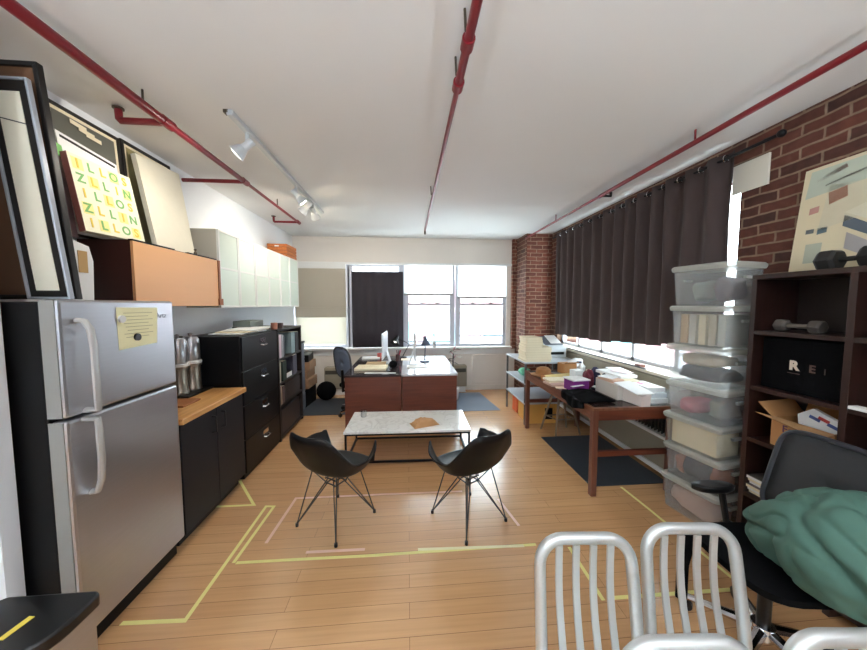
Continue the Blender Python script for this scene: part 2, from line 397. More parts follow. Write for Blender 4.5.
# ------------------------------------------------------------------ convectors
t = thing('convector', (2.5, 3.6, .02), 'long olive grey convector under the right-hand windows behind the table', 'radiator')
MB().box(2.47, 2.46, .06, 2.575, 5.1, .38).build('lower_panel', rad_m, t)
MB().box(2.45, 2.46, .04, 2.575, 5.1, .085).build('base_rail', trim_m, t)
MB().box(2.45, 2.46, .38, 2.575, 5.1, .41).build('middle_rail', trim_m, t)
MB().box(2.54, 2.46, .41, 2.575, 5.1, .74).build('recess', black, t)
m = MB()
for k in range(60):
    y = 2.5+k*.0433; m.obox((2.51, y, .575), (.05, .008, .33), rz=.5)
m.build('grille', M('dark_grille', (58, 58, 54), .5), t)
MB().box(2.45, 2.46, .74, 2.575, 5.1, .97).build('upper_panel', rad_m, t, bevel=.01)
for (a, b, lab) in ((-1.55, -.95, 'olive convector box on the back wall left of the desks'), (.72, 1.12, 'olive convector box on the back wall right of the desks')):
    t = thing('convector', ((a+b)/2, 5.88, .02), lab, 'radiator', 'back wall convectors')
    MB().box(a, 5.80, .12, b, 5.98, .52).build('casing', rad_m, t, bevel=.008)
    MB().box(a+.02, 5.795, .40, b-.02, 5.80, .47).build('vent', M('vent_dark', (70, 66, 58), .6), t)
    MB().box(a+.02, 5.84, 0, b-.02, 5.97, .12).build('plinth', trim_m, t)

# ------------------------------------------------------------------ pipes
t = thing('sprinkler_pipe', (-1.557, 2, 2.86), 'thick red sprinkler pipe with branches along the left side of the ceiling', 'pipe', 'red ceiling pipes')
PX, PZ = -1.557, 2.862
MB().tube([(PX, -2.9, PZ), (PX, 2.25, PZ)], .028, 14).build('main_pipe', redpipe, t, smooth=True)
MB().tube([(PX, 2.25, PZ), (PX, 3.2, PZ)], .022, 14).build('main_pipe', redpipe, t, smooth=True)
MB().tube([(PX, 3.2, PZ), (PX, 4.66, PZ)], .016, 14).build('main_pipe', redpipe, t, smooth=True)
for y, xe, r in ((2.23, -1.83, .021), (3.2, -2.118, .018), (4.66, -1.88, .016)):
    MB().tube([(PX, y, PZ), (xe, y, PZ)] + ([(xe-.012, y, PZ+.012), (xe-.014, y, 2.93)] if xe > -2 else []), r, 12).build('branch_pipe', redpipe, t, smooth=True)
    MB().cyl((PX, y-.045, PZ), (PX, y+.045, PZ), r*1.55, n=14).build('tee_fitting', redpipe, t, smooth=True)
    if xe > -2:
        MB().lathe([(.012, 0), (.03, .004), (.03, .012), (.01, .016)], (xe-.014, y, 2.93)).build('sprinkler_cap', brass, t)
for y in (2.05, 3.95): MB().tube([(PX, y, PZ), (PX, y, ZC)], .006).build('hanger', brass, t)
t = thing('sprinkler_pipe', (.28, 2, 2.86), 'red sprinkler pipe running down the middle of the ceiling', 'pipe', 'red ceiling pipes')
MB().tube([(.275, -2.9, 2.86), (.275, 1.75, 2.86)], .021, 14).build('main_pipe', redpipe, t, smooth=True)
MB().tube([(.275, 1.75, 2.86), (.275, 5.0, 2.86)], .015, 14).build('main_pipe', redpipe, t, smooth=True)
for y in (1.46, 1.73): MB().cyl((.275, y-.03, 2.86), (.275, y+.03, 2.86), .03, n=14).build('coupling', redpipe, t, smooth=True)
MB().tube([(.275, 5.0, 2.86), (.275, 5.0, 2.80)], .014).build('pipe_end', brass, t)
for y in (1.40, 1.66, 3.4): MB().tube([(.255, y, 2.86), (.25, y, ZC)], .006).build('hanger', brass, t)
t = thing('sprinkler_pipe', (2.085, 2, 2.86), 'red sprinkler pipe along the ceiling edge above the brown curtains', 'pipe', 'red ceiling pipes')
MB().tube([(2.085, -2.9, 2.86), (2.085, 3.3, 2.86)], .019, 14).build('main_pipe', redpipe, t, smooth=True)
MB().tube([(2.085, 3.3, 2.86), (2.085, 5.44, 2.86)], .014, 14).build('main_pipe', redpipe, t, smooth=True)
MB().tube([(2.085, 3.28, 2.86), (2.2, 3.28, 2.86), (2.2, 3.28, 2.9)], .014).build('branch_pipe', black, t)
for y in (2.17, 4.3): MB().tube([(2.085, y, 2.86), (2.085, y, ZC)], .007).build('hanger', redpipe, t)

# ------------------------------------------------------------------ track light
t = thing('track_light', (-1.15, 3.3, ZC), 'white ceiling track light with four spot heads', 'light')
MB().box(-1.17, 2.2, 2.915, -1.13, 4.4, ZC).build('track', lamp_white, t, bevel=.003)
MB().box(-1.19, 2.2, 2.93, -1.16, 2.24, ZC).build('end_feed', brass, t)
for y, d, lit in ((2.42, (-.75, -.1, -.65), 0), (3.40, (.55, .45, -.7), 1), (3.78, (-.6, .2, -.6), 1), (3.98, (.1, .7, -.6), 1)):
    d = V(d).normalized(); p = V((-1.15, y, 2.83))
    h = MB().cyl((-1.15, y, 2.915), (-1.15, y, 2.83), .012).cyl(p-d*.05, p+d*.05, .028).build('lamp_head', lamp_white, t, smooth=True)
    MB().lathe([(.03, .03), (.04, .05), (.058, .10), (.054, .10), (.036, .06)], p, d, cap=False).build('shade', lamp_white, h, smooth=True)
    MB().lathe([(.0, .09), (.045, .085), (.053, .097), (.03, .106), (0, .108)], p, d, cap=False).build('bulb', bulb_on if lit else bulb_off, h, smooth=True)

# ------------------------------------------------------------------ fridge
t = thing('refrigerator', (-1.78, 1.83, 0), 'stainless steel top-freezer refrigerator with black sides at the left', 'refrigerator')
FY0, FY1 = 1.49, 2.165
MB().box(-2.1, FY0+.005, .03, -1.61, FY1-.005, 1.695).build('cabinet', black, t, bevel=.008)
for (z0, z1, nm) in ((.10, 1.155, 'refrigerator_door'), (1.168, 1.705, 'freezer_door')):
    d = MB().box(-1.60, FY0, z0, -1.53, FY1, z1).build(nm, steel, t, bevel=.014)
    MB().box(-1.608, FY0+.004, z0+.01, -1.598, FY1-.004, z1-.01).build('gasket', black, d)
    MB().box(-1.602, FY0-.004, z0+.004, -1.542, FY0+.001, z1-.004).build('door_edge', steel_dk, d)
    y = FY0+.075
    hp = [(0, 1.61), (.03, 1.605), (.052, 1.57), (.06, 1.48), (.06, 1.22), (.058, 1.185), (0, 1.182)] if z0 > 1 else [(0, 1.142), (.058, 1.14), (.06, 1.10), (.06, .95), (.052, .84), (.03, .785), (0, .78)]
    MB().tube([(-1.53+dx, y+.002*i, z) for i, (dx, z) in enumerate(hp)], .0125, 10, 1.3).build('handle', M('handle_silver', (196, 196, 194), .35, .5), d, smooth=True)
    if z0 > 1:
        text_mb('Artz', .045, (-1.5292, 2.06, 1.615), (0, 1, 0), (0, 0, 1)).build('logo', M('grey_logo', (130, 132, 136), .4), d)
MB().box(-1.62, FY0+.03, .0, -1.57, FY1-.03, .095).build('toe_grille', black, t)
t = thing('notice_sheet', (-1.528, 1.9, 1.43), 'pale yellow notice sheet held on the freezer door by magnets', 'paper')
MB().quad((-1.5285, 1.765, 1.44), (-1.5285, 2.015, 1.452), (-1.5275, 2.03, 1.665), (-1.5275, 1.76, 1.668), .0008).build('sheet', pale_yellow, t)
m = MB()
for k in range(8): m.box(-1.5275, 1.80+.01*(k % 3), 1.635-k*.019, -1.527, 1.99-.03*(k % 2), 1.638-k*.019)
m.build('printed_lines', M('pale_grey_ink', (178, 172, 130), .7), t)
for (y, z, col, lab) in ((1.875, 1.50, black_gl, 'black round magnet on the lower part of the yellow notice'), (1.785, 1.605, white_pl, 'pale round magnet at the left edge of the yellow notice')):
    tag(MB().cyl((-1.5278, y, z), (-1.518, y, z), .02).build('magnet', col, smooth=True), lab, 'magnet')

# ------------------------------------------------------------------ step can
t = thing('step_can', (-1.29, 1.08, 0), 'half-round steel step can with black lid at lower left', 'trash can')
def dshape(r, o=0):
    pts = []
    for k in range(25):
        a = PI+PI*k/24
        c_, s_ = math.cos(a), math.sin(a)
        pts.append((-1.305+r*math.copysign(abs(c_)**.72, c_), 1.10+(r*.82)*math.copysign(abs(s_)**.72, s_)))
    pts += [(-1.305+r, 1.172+o), (-1.305+r-.02, 1.187+o), (-1.305-r+.02, 1.187+o), (-1.305-r, 1.172+o)]
    return pts
MB().prism(dshape(.158, -.008), .03, .575).build('body', steel, t, smooth=True)
MB().prism(dshape(.162, -.004), 0, .03).build('base', black, t, smooth=True)
MB().prism(dshape(.170), .575, .622).build('lid', black_gl, t, smooth=True, bevel=.008)
MB().obox((-1.285, 1.06, .6235), (.02, .075, .002), rz=-.15).build('tape_strip', M('tape_gold', (214, 190, 74), .6), t)
MB().box(-1.36, .93, .02, -1.25, .97, .035).build('pedal', steel, t)

# ------------------------------------------------------------------ counter with worktop
t = thing('base_cabinet', (-1.8, 2.6, 0), 'charcoal base cabinet under the butcher block worktop', 'cabinet')
MB().box(-2.1, 2.18, .08, -1.56, 2.98, .868).build('carcass', charcoal, t)
for a, b, hy in ((2.185, 2.575, 2.52), (2.58, 2.975, 2.64)):
    d = MB().box(-1.56, a, .09, -1.54, b, .862).build('door', charcoal, t, bevel=.003)
    MB().tube([(-1.54, hy, .81), (-1.51, hy, .805), (-1.51, hy, .685), (-1.54, hy, .68)], .007).build('handle', black_gl, d)
MB().box(-2.08, 2.2, 0, -1.60, 2.96, .08).build('toe_kick', black, t)
tag(MB().box(-2.11, 2.175, .87, -1.515, 3.0, .912).build('worktop', butcher, bevel=.004), 'butcher block worktop beside the refrigerator', 'worktop')
t = thing('coffee_boiler', (-1.93, 2.86, .912), 'twin stainless coffee boiler on the wooden worktop', 'coffee maker')
MB().box(-2.07, 2.66, .912, -1.8, 3.0, .93).build('base', black, t, bevel=.01)
MB().box(-2.09, 2.68, .93, -2.04, 2.98, 1.4).build('back_plate', M('dull_steel', (120, 118, 114), .4, .7), t)
for y in (2.75, 2.91):
    c = MB().lathe([(.07, 0), (.072, .02), (.066, .03), (.066, .21), (.075, .215), (.075, .235)], (-1.93, y, .93)).build('canister', M('warm_steel', (150, 140, 128), .3, .85, .2, 8), t, smooth=True)
    MB().lathe([(.06, 0), (.066, .03), (.064, .2), (.05, .225), (.012, .23), (.018, .255), (0, .262)], (-1.93, y, 1.175)).build('upper_canister', steel, c, smooth=True)
    MB().lathe([(.076, .0), (.078, .012), (.076, .024)], (-1.93, y, 1.165)).build('collar', white_pl, c, smooth=True)
tag(MB().box(-1.98, 2.42, .912, -1.68, 2.62, .928).build('cutting_board', wood('brown_board', (140, 82, 42), (168, 108, 62), 0, .5), bevel=.004), 'small brown cutting board lying on the worktop', 'cutting board')

# ------------------------------------------------------------------ black lateral file and shelf unit
t = thing('file_cabinet', (-1.82, 3.44, 0), 'tall black lateral file cabinet with four silver pulls', 'cabinet')
MB().box(-2.1, 3.03, 0, -1.58, 3.84, 1.385).build('body', file_blk, t, bevel=.004)
for k in range(4):
    z0 = .05+k*.333
    d = MB().box(-1.58, 3.045, z0, -1.562, 3.825, z0+.323).build('drawer', file_blk, t, bevel=.003)
    p = MB().box(-1.562, 3.39, z0+.235, -1.555, 3.51, z0+.28).build('label_holder', chrome, d)
    MB().tube([(-1.555, 3.40, z0+.215), (-1.53, 3.41, z0+.21), (-1.53, 3.49, z0+.21), (-1.555, 3.5, z0+.215)], .007).build('pull', chrome, d)
t = thing('shelf_unit', (-1.82, 4.25, 0), 'black open shelf unit of books beyond the file cabinet', 'bookcase')
sb = M('black_brown_shelf', (34, 27, 26), .45, var=.1)
MB().box(-2.1, 3.85, 0, -1.56, 3.875, 1.385).build('side_panel', sb, t)
MB().box(-2.1, 4.64, 0, -1.56, 4.665, 1.385).build('side_panel', sb, t)
MB().box(-2.1, 3.875, 0, -2.08, 4.64, 1.385).build('back_panel', sb, t)
for z in (.03, .42, .70, 1.005, 1.36): MB().box(-2.08, 3.875, z, -1.56, 4.64, z+.022).build('shelf', sb, t)
bk = [  # y, thickness, z shelf, height, x front, colour, label
    (3.90, .07, 1.027, .29, -1.568, (206, 186, 196), 'pale pink patterned book on the top shelf of the black unit'),
    (3.98, .05, 1.027, .28, -1.568, (150, 150, 156), 'grey book beside the pale pink one on the black unit'),
    (4.04, .03, 1.027, .26, -1.568, (70, 74, 86), 'slim slate book on the top shelf of the black unit'),
    (4.30, .13, 1.027, .285, -1.568, (132, 152, 156), 'wide grey green binder on the top shelf of the black unit'),
    (4.45, .12, 1.027, .28, -1.568, (52, 54, 60), 'dark binder next to the wide grey green binder'),
    (3.885, .045, .722, .26, -1.568, (190, 180, 162), 'cream spined book on the second shelf of the black unit'),
    (3.99, .12, .722, .25, -1.568, (44, 58, 50), 'dark green binder on the second shelf of the black unit'),
    (4.34, .14, .722, .27, -1.568, (74, 72, 86), 'grey violet binder on the second shelf of the black unit'),
    (3.90, .05, .442, .235, -1.568, (150, 128, 112), 'tan spined book on the third shelf of the black unit'),
    (3.97, .06, .442, .22, -1.568, (96, 78, 76), 'brown book beside the tan spined book on the black unit'),
]
for y, th, z, h, xf, col, lab in bk:
    t = thing('shelf_book', (xf-.1, y+th/2, z), lab, 'book', 'books on the black shelf unit')
    MB().box(xf-.22, y, z, xf, y+th, z+h).build('cover', M('book_cover_%d_%d_%d' % col, col, .6), t, bevel=.004)
    MB().box(xf-.215, y+.004, z+h-.003, xf-.006, y+th-.004, z+h+.001).build('page_block', cream, t)
t = thing('archive_box', (-1.7, 4.2, .722), 'dark archive box with white front label on the second shelf', 'box')
MB().box(-1.9, 4.12, .722, -1.585, 4.33, .80).build('body', black, t)
MB().box(-1.585, 4.13, .73, -1.58, 4.32, .79).build('label_card', paper, t)
tag(MB().box(-2.0, 4.06, .442, -1.575, 4.6, .68).build('storage_box', M('dark_taupe', (58, 50, 50), .5), bevel=.005), 'dark taupe drawer box on the third shelf of the black unit', 'box')
tag(MB().box(-2.0, 3.95, .052, -1.585, 4.6, .36).build('storage_box', M('dark_taupe', (58, 50, 50), .5), bevel=.005), 'dark taupe drawer box on the lowest shelf of the black unit', 'box')
for k, (c, dz, lab) in enumerate(((paper, 0, 'white magazine at the bottom of the pile on the file cabinet'), (cream, .014, 'cream magazine in the middle of the pile on the file cabinet'), (paper, .028, 'white magazine on top of the pile on the file cabinet'))):
    tag(MB().obox((-1.79+.02*k, 3.45+.05*k, 1.3855+dz+.0065), (.32, .5, .0128), rz=.1*k-.05).build('magazine', c, bevel=.002), lab, 'magazine', 'magazines on the file cabinet')
tag(MB().box(-1.97, 3.66, 1.43, -1.78, 3.98, 1.50).build('storage_box', M('grey_green_box', (112, 120, 116), .5), bevel=.006), 'grey green box on the file cabinet behind the magazines', 'box')
MBx = MB().box(-2.0, 3.7, 1.386, -1.95, 3.82, 1.43)
tag(MBx.build('book_stand', black), 'small black block under the grey green box', 'stand')
tag(MB().lathe([(.036, 0), (.038, .08), (.034, .08), (.033, .01)], (-1.64, 3.95, 1.383)).build('tin_cup', M('copper_tin', (176, 120, 100), .3, .6), smooth=True), 'copper coloured tin cup at the edge of the black shelf unit', 'cup')
tag(MB().lathe([(.036, 0), (.038, .07), (.034, .07), (.033, .01)], (-1.63, 4.1, 1.383)).build('tin_cup', M('dark_tin', (70, 52, 52), .4, .4), smooth=True), 'dark tin cup beside the copper coloured one', 'cup')

# corner left of the back wall
t = thing('storage_tower', (-1.85, 4.95, 0), 'grey plastic drawer tower in the corner beyond the black shelves', 'cabinet')
gp = M('blue_grey_plastic', (98, 106, 118), .45)
MB().box(-2.1, 4.72, 0, -1.66, 5.08, 1.08).build('body', gp, t, bevel=.01)
MB().box(-2.1, 4.71, 1.08, -1.65, 5.09, 1.11).build('top', black, t, bevel=.005)
for k in range(4): MB().box(-1.66, 4.74, .05+.26*k, -1.65, 5.06, .29+.26*k).build('drawer', gp, t, bevel=.003)
for k, (z, h, lab) in enumerate(((.0, .30, 'black crate at the bottom of the pile by the grey tower'), (.30, .16, 'lower tan carton in the pile by the grey tower'), (.46, .14, 'middle tan carton in the pile by the grey tower'), (.60, .14, 'upper tan carton in the pile by the grey tower'), (.74, .12, 'black flat box topping the pile by the grey tower'))):
    tag(MB().obox((-1.86+.03*(k % 2), 5.38, z+h/2), (.42, .42, h-.004), rz=.05*(k-2)).build('carton', black if k in (0, 4) else M('tan_carton', (150, 116, 88), .8, var=.2), bevel=.008), lab, 'box', 'pile of boxes in the corner')
m = MB(); m.ball((-1.45, 5.55, .165), .17, (1, .8, .97), 24, 14)
tag(m.build('round_bag', black_fab, smooth=True), 'round black bag on the floor before the left convector', 'bag')

# ------------------------------------------------------------------ wall cabinets
t = thing('wall_cabinet', (-1.95, 2.68, 1.69), 'peach veneer wall cabinet with dark brown side above the worktop', 'cabinet')
MB().box(-2.115, 2.2, 1.685, -1.80, 3.13, 2.105).build('body', darkbrown, t)
MB().box(-1.80, 2.2, 1.672, -1.782, 3.10, 2.098).build('front_panel', maple, t, bevel=.002)
MB().box(-1.80, 3.10, 1.70, -1.775, 3.13, 2.10).build('end_strip', M('brown_edge', (136, 80, 42), .5), t)
MB().box(-1.805, 3.09, 1.68, -1.77, 3.15, 1.74).build('corner_bracket', M('brown_edge', (136, 80, 42), .5), t)
for y0 in (2.2, 2.72): MB().box(-1.81, y0, 2.098, -1.783, y0+.37, 2.110).build('slide_track', black, t)
GZ0, GZ1 = 1.655, 2.405
ys = [3.16, 3.88, 4.60, 5.32]
labs = ['nearest white wall cabinet with frosted glass doors beside the peach cabinet', 'middle white wall cabinet with frosted glass doors', 'farthest white wall cabinet with frosted glass doors under the orange crate']
for i in range(3):
    a, b = ys[i], ys[i+1]-.004
    t = thing('wall_cabinet', (-1.96, (a+b)/2, GZ0), labs[i], 'cabinet', 'frosted glass wall cabinets')
    MB().box(-2.115, a, GZ0, -1.82, b, GZ1).build('body', cab_white if i else cab_side, t)
    mid = (a+b)/2
    for (c, d) in ((a+.002, mid-.002), (mid+.002, b-.002)):
        f = .022
        dr = MB().box(-1.82, c, GZ0, -1.80, c+f, GZ1).box(-1.82, d-f, GZ0, -1.80, d, GZ1).box(-1.82, c+f, GZ0, -1.80, d-f, GZ0+f).box(-1.82, c+f, GZ1-f, -1.80, d-f, GZ1).box(-1.82, c+f, 2.03, -1.803, d-f, 2.05).build('door', cab_white, t, bevel=.002)
        MB().box(-1.814, c+f, GZ0+f, -1.806, d-f, GZ1-f).build('frosted_pane', frost, dr)
t = thing('wooden_crate', (-1.97, 4.9, GZ1), 'orange brown slatted wooden crate on the last frosted cabinet', 'crate')
for k in range(4):
    z = GZ1+.004+k*.05
    MB().box(-2.1, 4.90, z, -1.815, 5.31, z+.042).build('slat_tier', crate_org, t, bevel=.003)
MB().box(-2.09, 4.91, GZ1, -1.825, 5.30, GZ1+.19).build('inner_box', M('crate_inner', (120, 62, 28), .6), t)
MB().box(-1.99, 4.896, GZ1+.155, -1.93, 4.902, GZ1+.172).build('finger_slot', paper, t)

# ------------------------------------------------------------------ pictures and boards on top at the left
def framed(name, bl, br, tilt, h, fw, th, mats, lab, cat, mat_w=0.):
    # bl, br bottom corners of the front; tilt = x shift of the top towards the wall
    bl, br = V(bl), V(br); up = V((-tilt, 0, math.sqrt(max(1e-6, 1-(tilt/h)**2))*h)) if h else V((0, 0, 1))
    up = V((-tilt, 0, math.sqrt(h*h-tilt*tilt))); u = up.normalized(); d = (br-bl).normalized(); n = d.cross(u); L = (br-bl).length
    t = thing(name, tuple((bl+br)/2), lab, cat)
    def q(mb, a, b, c, e, off, tt):
        P = lambda s, v: bl+d*s+u*v+n*off
        mb.quad(P(a, c), P(b, c), P(b, e), P(a, e), tt)
    m = MB()
    q(m, 0, fw, 0, h, 0, th); q(m, L-fw, L, 0, h, 0, th); q(m, fw, L-fw, 0, fw, 0, th); q(m, fw, L-fw, h-fw, h, 0, th)
    m.build('frame', mats[0], t, bevel=.003)
    m = MB(); q(m, fw*.9, L-fw*.9, fw*.9, h-fw*.9, -.008, th-.012)
    m.build('mat_board' if mat_w else 'panel', mats[1], t)
    if mat_w:
        m = MB(); q(m, fw+mat_w, L-fw-mat_w, fw+mat_w, h-fw-mat_w, -.006, .004); m.build('picture', mats[2], t)
    return t, bl, d, u, n
bfr = M('black_picture_frame', (28, 24, 22), .4)
brownp = M('brown_back_panel', (112, 78, 54), .55, var=.12)
def flat_panel(t, y, bl, br, tl, tr, fw, th, mats, inner='panel'):
    # frame standing in an x-z plane, facing -y; corners given as (x, z)
    bl, br, tl, tr = [V((p[0], y, p[1])) for p in (bl, br, tl, tr)]
    d = (br-bl).normalized(); u = (tl-bl).normalized()
    il, ir, jl, jr = bl+d*fw+u*fw, br-d*fw+u*fw, tl+d*fw-u*fw, tr-d*fw-u*fw
    m = MB()
    for q in ((bl, br, ir, il), (ir, br, tr, jr), (jl, jr, tr, tl), (bl, il, jl, tl)): m.quad(*q, th)
    m.build('frame', mats[0], t, bevel=.003)
    o = V((0, th*.4, 0))
    m = MB(); m.quad(il+o, ir+o, jr+o, jl+o, th*.3); m.build(inner, mats[1], t)
    return il, ir, jl, jr
t = thing('framed_picture', (-1.68, 1.60, 1.706), 'tall narrow cream panel in a black and silver frame on the refrigerator', 'picture')
il, ir, jl, jr = flat_panel(t, 1.60, (-1.77, 1.708), (-1.585, 1.708), (-1.885, 2.70), (-1.70, 2.70), .011, .022, (M('silver_edge', (176, 182, 190), .3, .4), bfr), 'black_border')
d = (ir-il).normalized(); u = (jl-il).normalized(); w_ = (ir-il).length; h_ = (jl-il).length
MB().quad(il+d*.03+u*.03+V((0, .006, 0)), ir-d*.035+u*.03+V((0, .006, 0)), jr-d*.035-u*.05+V((0, .006, 0)), jl+d*.03-u*.05+V((0, .006, 0)), .004).build('cream_panel', creamcanvas, t)
MB().quad(il+d*.03+u*(h_-.17)+V((0, .0045, 0)), ir-d*.01+u*(h_-.20)+V((0, .0045, 0)), ir-d*.01+u*(h_-.195)+V((0, .0045, 0)), il+d*.03+u*(h_-.165)+V((0, .0045, 0)), .002).build('hairline', ink_dark, t)
t = thing('framed_board', (-1.8, 1.645, 1.706), 'large black framed brown board behind the narrow cream panel', 'board')
flat_panel(t, 1.645, (-1.99, 1.708), (-1.60, 1.708), (-2.10, 2.80), (-1.70, 2.80), .022, .03, (bfr, brownp), 'brown_panel')
t = thing('red_frame', (-1.93, 1.93, 1.706), 'red edged frame standing behind the tall cream panel', 'picture')
MB().quad((-1.93, 1.90, 1.706), (-1.93, 2.015, 1.706), (-1.985, 1.975, 2.36), (-1.985, 1.86, 2.36), .015).build('frame', red_m, t)
MB().quad((-1.924, 1.90, 1.72), (-1.924, 1.985, 1.72), (-1.980, 1.945, 2.32), (-1.980, 1.86, 2.32), .003).build('picture', M('grey_photo', (112, 112, 118), .4, var=.4, scale=14), t)
t = thing('paper_sleeve', (-1.80, 1.89, 1.706), 'white paper sleeve with a tan label on the refrigerator', 'paper sleeve')
MB().loft([[V((x, y, z)) for y, z in ((1.83, 1.706), (1.945, 1.706), (1.955, 1.93), (1.935, 2.01), (1.84, 2.035))] for x in (-1.80, -1.815)]).build('sleeve', paper, t)
MB().box(-1.799, 1.87, 1.86, -1.797, 1.92, 1.98).build('label_card', M('tan_label', (186, 150, 96), .7), t)
ZT = 2.112
i1 = framed('framed_picture', (-2.055, 2.05, ZT), (-2.055, 2.535, ZT), .045, .785, .022, .018, (bfr, cream, greyglass), 'black framed picture with pale mat behind the lettered canvas', 'picture', .022)
t, bl, d, u, n = i1
for k, (a, b) in enumerate(((.14, .725), (.19, .705), (.235, .69))):
    MB().quad(bl+d*a+u*(b-.02)+n*.002, bl+d*(a+.1)+u*(b-.025)+n*.002, bl+d*(a+.1)+u*(b+.0)+n*.002, bl+d*a+u*(b+.005)+n*.002, .002).build('paper_chip', cream, t)
i2 = framed('framed_picture', (-2.06, 2.55, ZT), (-2.06, 3.03, ZT), .045, .80, .024, .018, (bfr, cream, M('ochre_photo', (150, 140, 96), .5, var=.4, scale=10)), 'black framed picture mostly hidden by the big cream canvas', 'picture', .02)
t = thing('backing_board', (-2.03, 2.3, ZT), 'white board with a thin black stripe behind the lettered canvas', 'board')
MB().quad((-1.99, 2.08, 2.113), (-1.985, 2.42, 2.113), (-2.035, 2.42, 2.66), (-2.035, 2.04, 2.70), .006).build('board', paper, t)
MB().quad((-2.031, 2.06, 2.668), (-2.029, 2.40, 2.632), (-2.030, 2.40, 2.644), (-2.032, 2.06, 2.682), .003).build('stripe', bfr, t)
t = thing('colour_card', (-2.0, 2.1, 2.1), 'narrow green and orange card left of the lettered canvas', 'card')
MB().quad((-1.965, 1.99, 2.08), (-1.96, 2.05, 2.08), (-2.03, 2.06, 2.62), (-2.03, 1.99, 2.64), .004).build('card', M('mottled_card', (128, 106, 110), .6, var=.5, scale=9), t)
MB().quad((-2.018, 1.99, 2.56), (-2.015, 2.06, 2.54), (-2.026, 2.06, 2.615), (-2.027, 1.99, 2.635), .003).build('green_corner', green_ink, t)
# lettered canvas
t = thing('lettered_canvas', (-1.93, 2.32, ZT), 'canvas of pale green and yellow letters leaning on the peach cabinet', 'canvas')
BL, BR = V((-1.86, 1.99, ZT)), V((-1.868, 2.41, ZT+.012)); up = V((-.095, .02, .455)); d = BR-BL; n = d.cross(up).normalized()
MB().quad(BL, BR, BR+up, BL+up, .035).build('canvas', M('pale_canvas', (238, 234, 206), .75, var=.03), t)
MB().quad(BL-n*.034+d.normalized()*-.002, BL+d.normalized()*-.002, BL+up+d.normalized()*-.002, BL+up-n*.034+d.normalized()*-.002, .002).build('side_edge', pinkside, t)
rows = ['ILLOS', 'ZLLIN', 'ILLOS', 'ZLLIN', 'ILLOS']
dn, un = d.normalized(), up.normalized()
for r, txt in enumerate(rows):
    for c, ch in enumerate(txt):
        p = BL+d*((c+.62)/5.4)+up*((4.5-r+.1)/5.2)+n*.0015
        tm = text_mb(ch, .078, p, dn, un, .0005, .002)
        tm.build('letter', green_ink if (r+c) % 2 else yellow_ink, t)
        if (r*2+c) % 3 == 0:
            a = p-n*.001-dn*.032-un*.036; MB().quad(a, a+dn*.066, a+dn*.066+un*.072, a+un*.072, .0004).build('yellow_block', M('pale_yellow_ink', (242, 232, 150), .7), t)

o = MB().quad((-1.875, 2.53, ZT), (-1.865, 2.93, ZT), (-2.03, 3.02, 2.845), (-2.035, 2.58, 2.82), .035).build('blank_canvas', creamcanvas)
tag(o, 'large blank cream canvas leaning beside the frosted cabinets', 'canvas')
tag(MB().lathe([(.012, 0), (.014, .012), (.006, .03), (.012, .045), (0, .052)], (-1.82, 2.86, ZT)).build('small_figurine', brass, smooth=True), 'tiny dark figurine at the foot of the blank cream canvas', 'figurine')

# ------------------------------------------------------------------ desks
for (a, b, top, lab) in ((-.85, -.093, desk_top_dk, 'left walnut desk with dark top facing the back windows'), (-.087, .668, desk_top_sheen, 'right walnut desk with window reflection painted into its glossy top, under the desk lamp')):
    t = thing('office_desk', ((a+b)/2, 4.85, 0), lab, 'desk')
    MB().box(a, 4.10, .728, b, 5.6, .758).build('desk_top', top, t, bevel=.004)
    MB().box(a+.012, 4.115, .02, b-.002 if b < 0 else b-.012, 4.145, .728).build('end_panel', redwood, t)
    MB().box(a+.012, 5.56, .02, b-.012, 5.59, .728).build('end_panel', redwood, t)
    s = b if b < 0 else a
    MB().box(s-.02 if b < 0 else s, 4.145, .25, s if b < 0 else s+.02, 5.56, .728).build('modesty_panel', redwood_y, t)
    for yy in (4.16, 5.1):
        p = MB().box(a+.03, yy, .05, b-.05, yy+.42, .70).build('pedestal', redwood_y, t)
        fx = a+.028 if b < 0 else b-.05
        for k in range(3): MB().box(fx-.012, yy+.01, .07+.21*k, fx+.012, yy+.41, .27+.21*k).build('drawer', redwood_y, p)
def imac(x, y, rz, lab, sgn):
    t = thing('desktop_computer', (x, y, .758), lab, 'computer', 'two white desktop computers')
    R = Matrix.Rotation(rz, 3, 'Z')
    f = lambda p: V((x, y, .758))+R@V(p)
    m = MB()
    rings = []
    for (hw, hh, xx) in ((.30, .2, 0.), (.30, .2, -.010), (.26, .17, -.024), (.15, .10, -.034)):
        rings.append([f((xx*sgn*-1, sy*hw, .29+sz*hh)) for sy, sz in ((-1, -1), (1, -1), (1, 1), (-1, 1))])
    m.loft(rings); m.build('screen_housing', M('silver_white_shell', (222, 224, 228), .35, .2), t)
    m = MB(); m.loft([[f((-.001*sgn, sy*.285, .31+sz*.165)) for sy, sz in ((-1, -1), (1, -1), (1, 1), (-1, 1))], [f((-.003*sgn, sy*.285, .31+sz*.165)) for sy, sz in ((-1, -1), (1, -1), (1, 1), (-1, 1))]])
    m.build('screen', black_gl, t)
    m = MB()
    m.loft([[f((sgn*.02, -.09, .22)), f((sgn*.03, -.09, .22)), f((sgn*.03, .09, .22)), f((sgn*.02, .09, .22))],
            [f((sgn*.09, -.1, .012)), f((sgn*.1, -.1, .012)), f((sgn*.1, .1, .012)), f((sgn*.09, .1, .012))]])
    m.loft([[f((xx*sgn, yy, z)) for xx, yy in ((-.06, -.1), (.1, -.1), (.1, .1), (-.06, .1))] for z in (0, .012)])
    m.build('stand', M('silver_white_shell', (222, 224, 228), .35, .2), t)
imac(-.38, 4.98, -.06, 'white desktop computer on the left desk seen edge-on', 1)
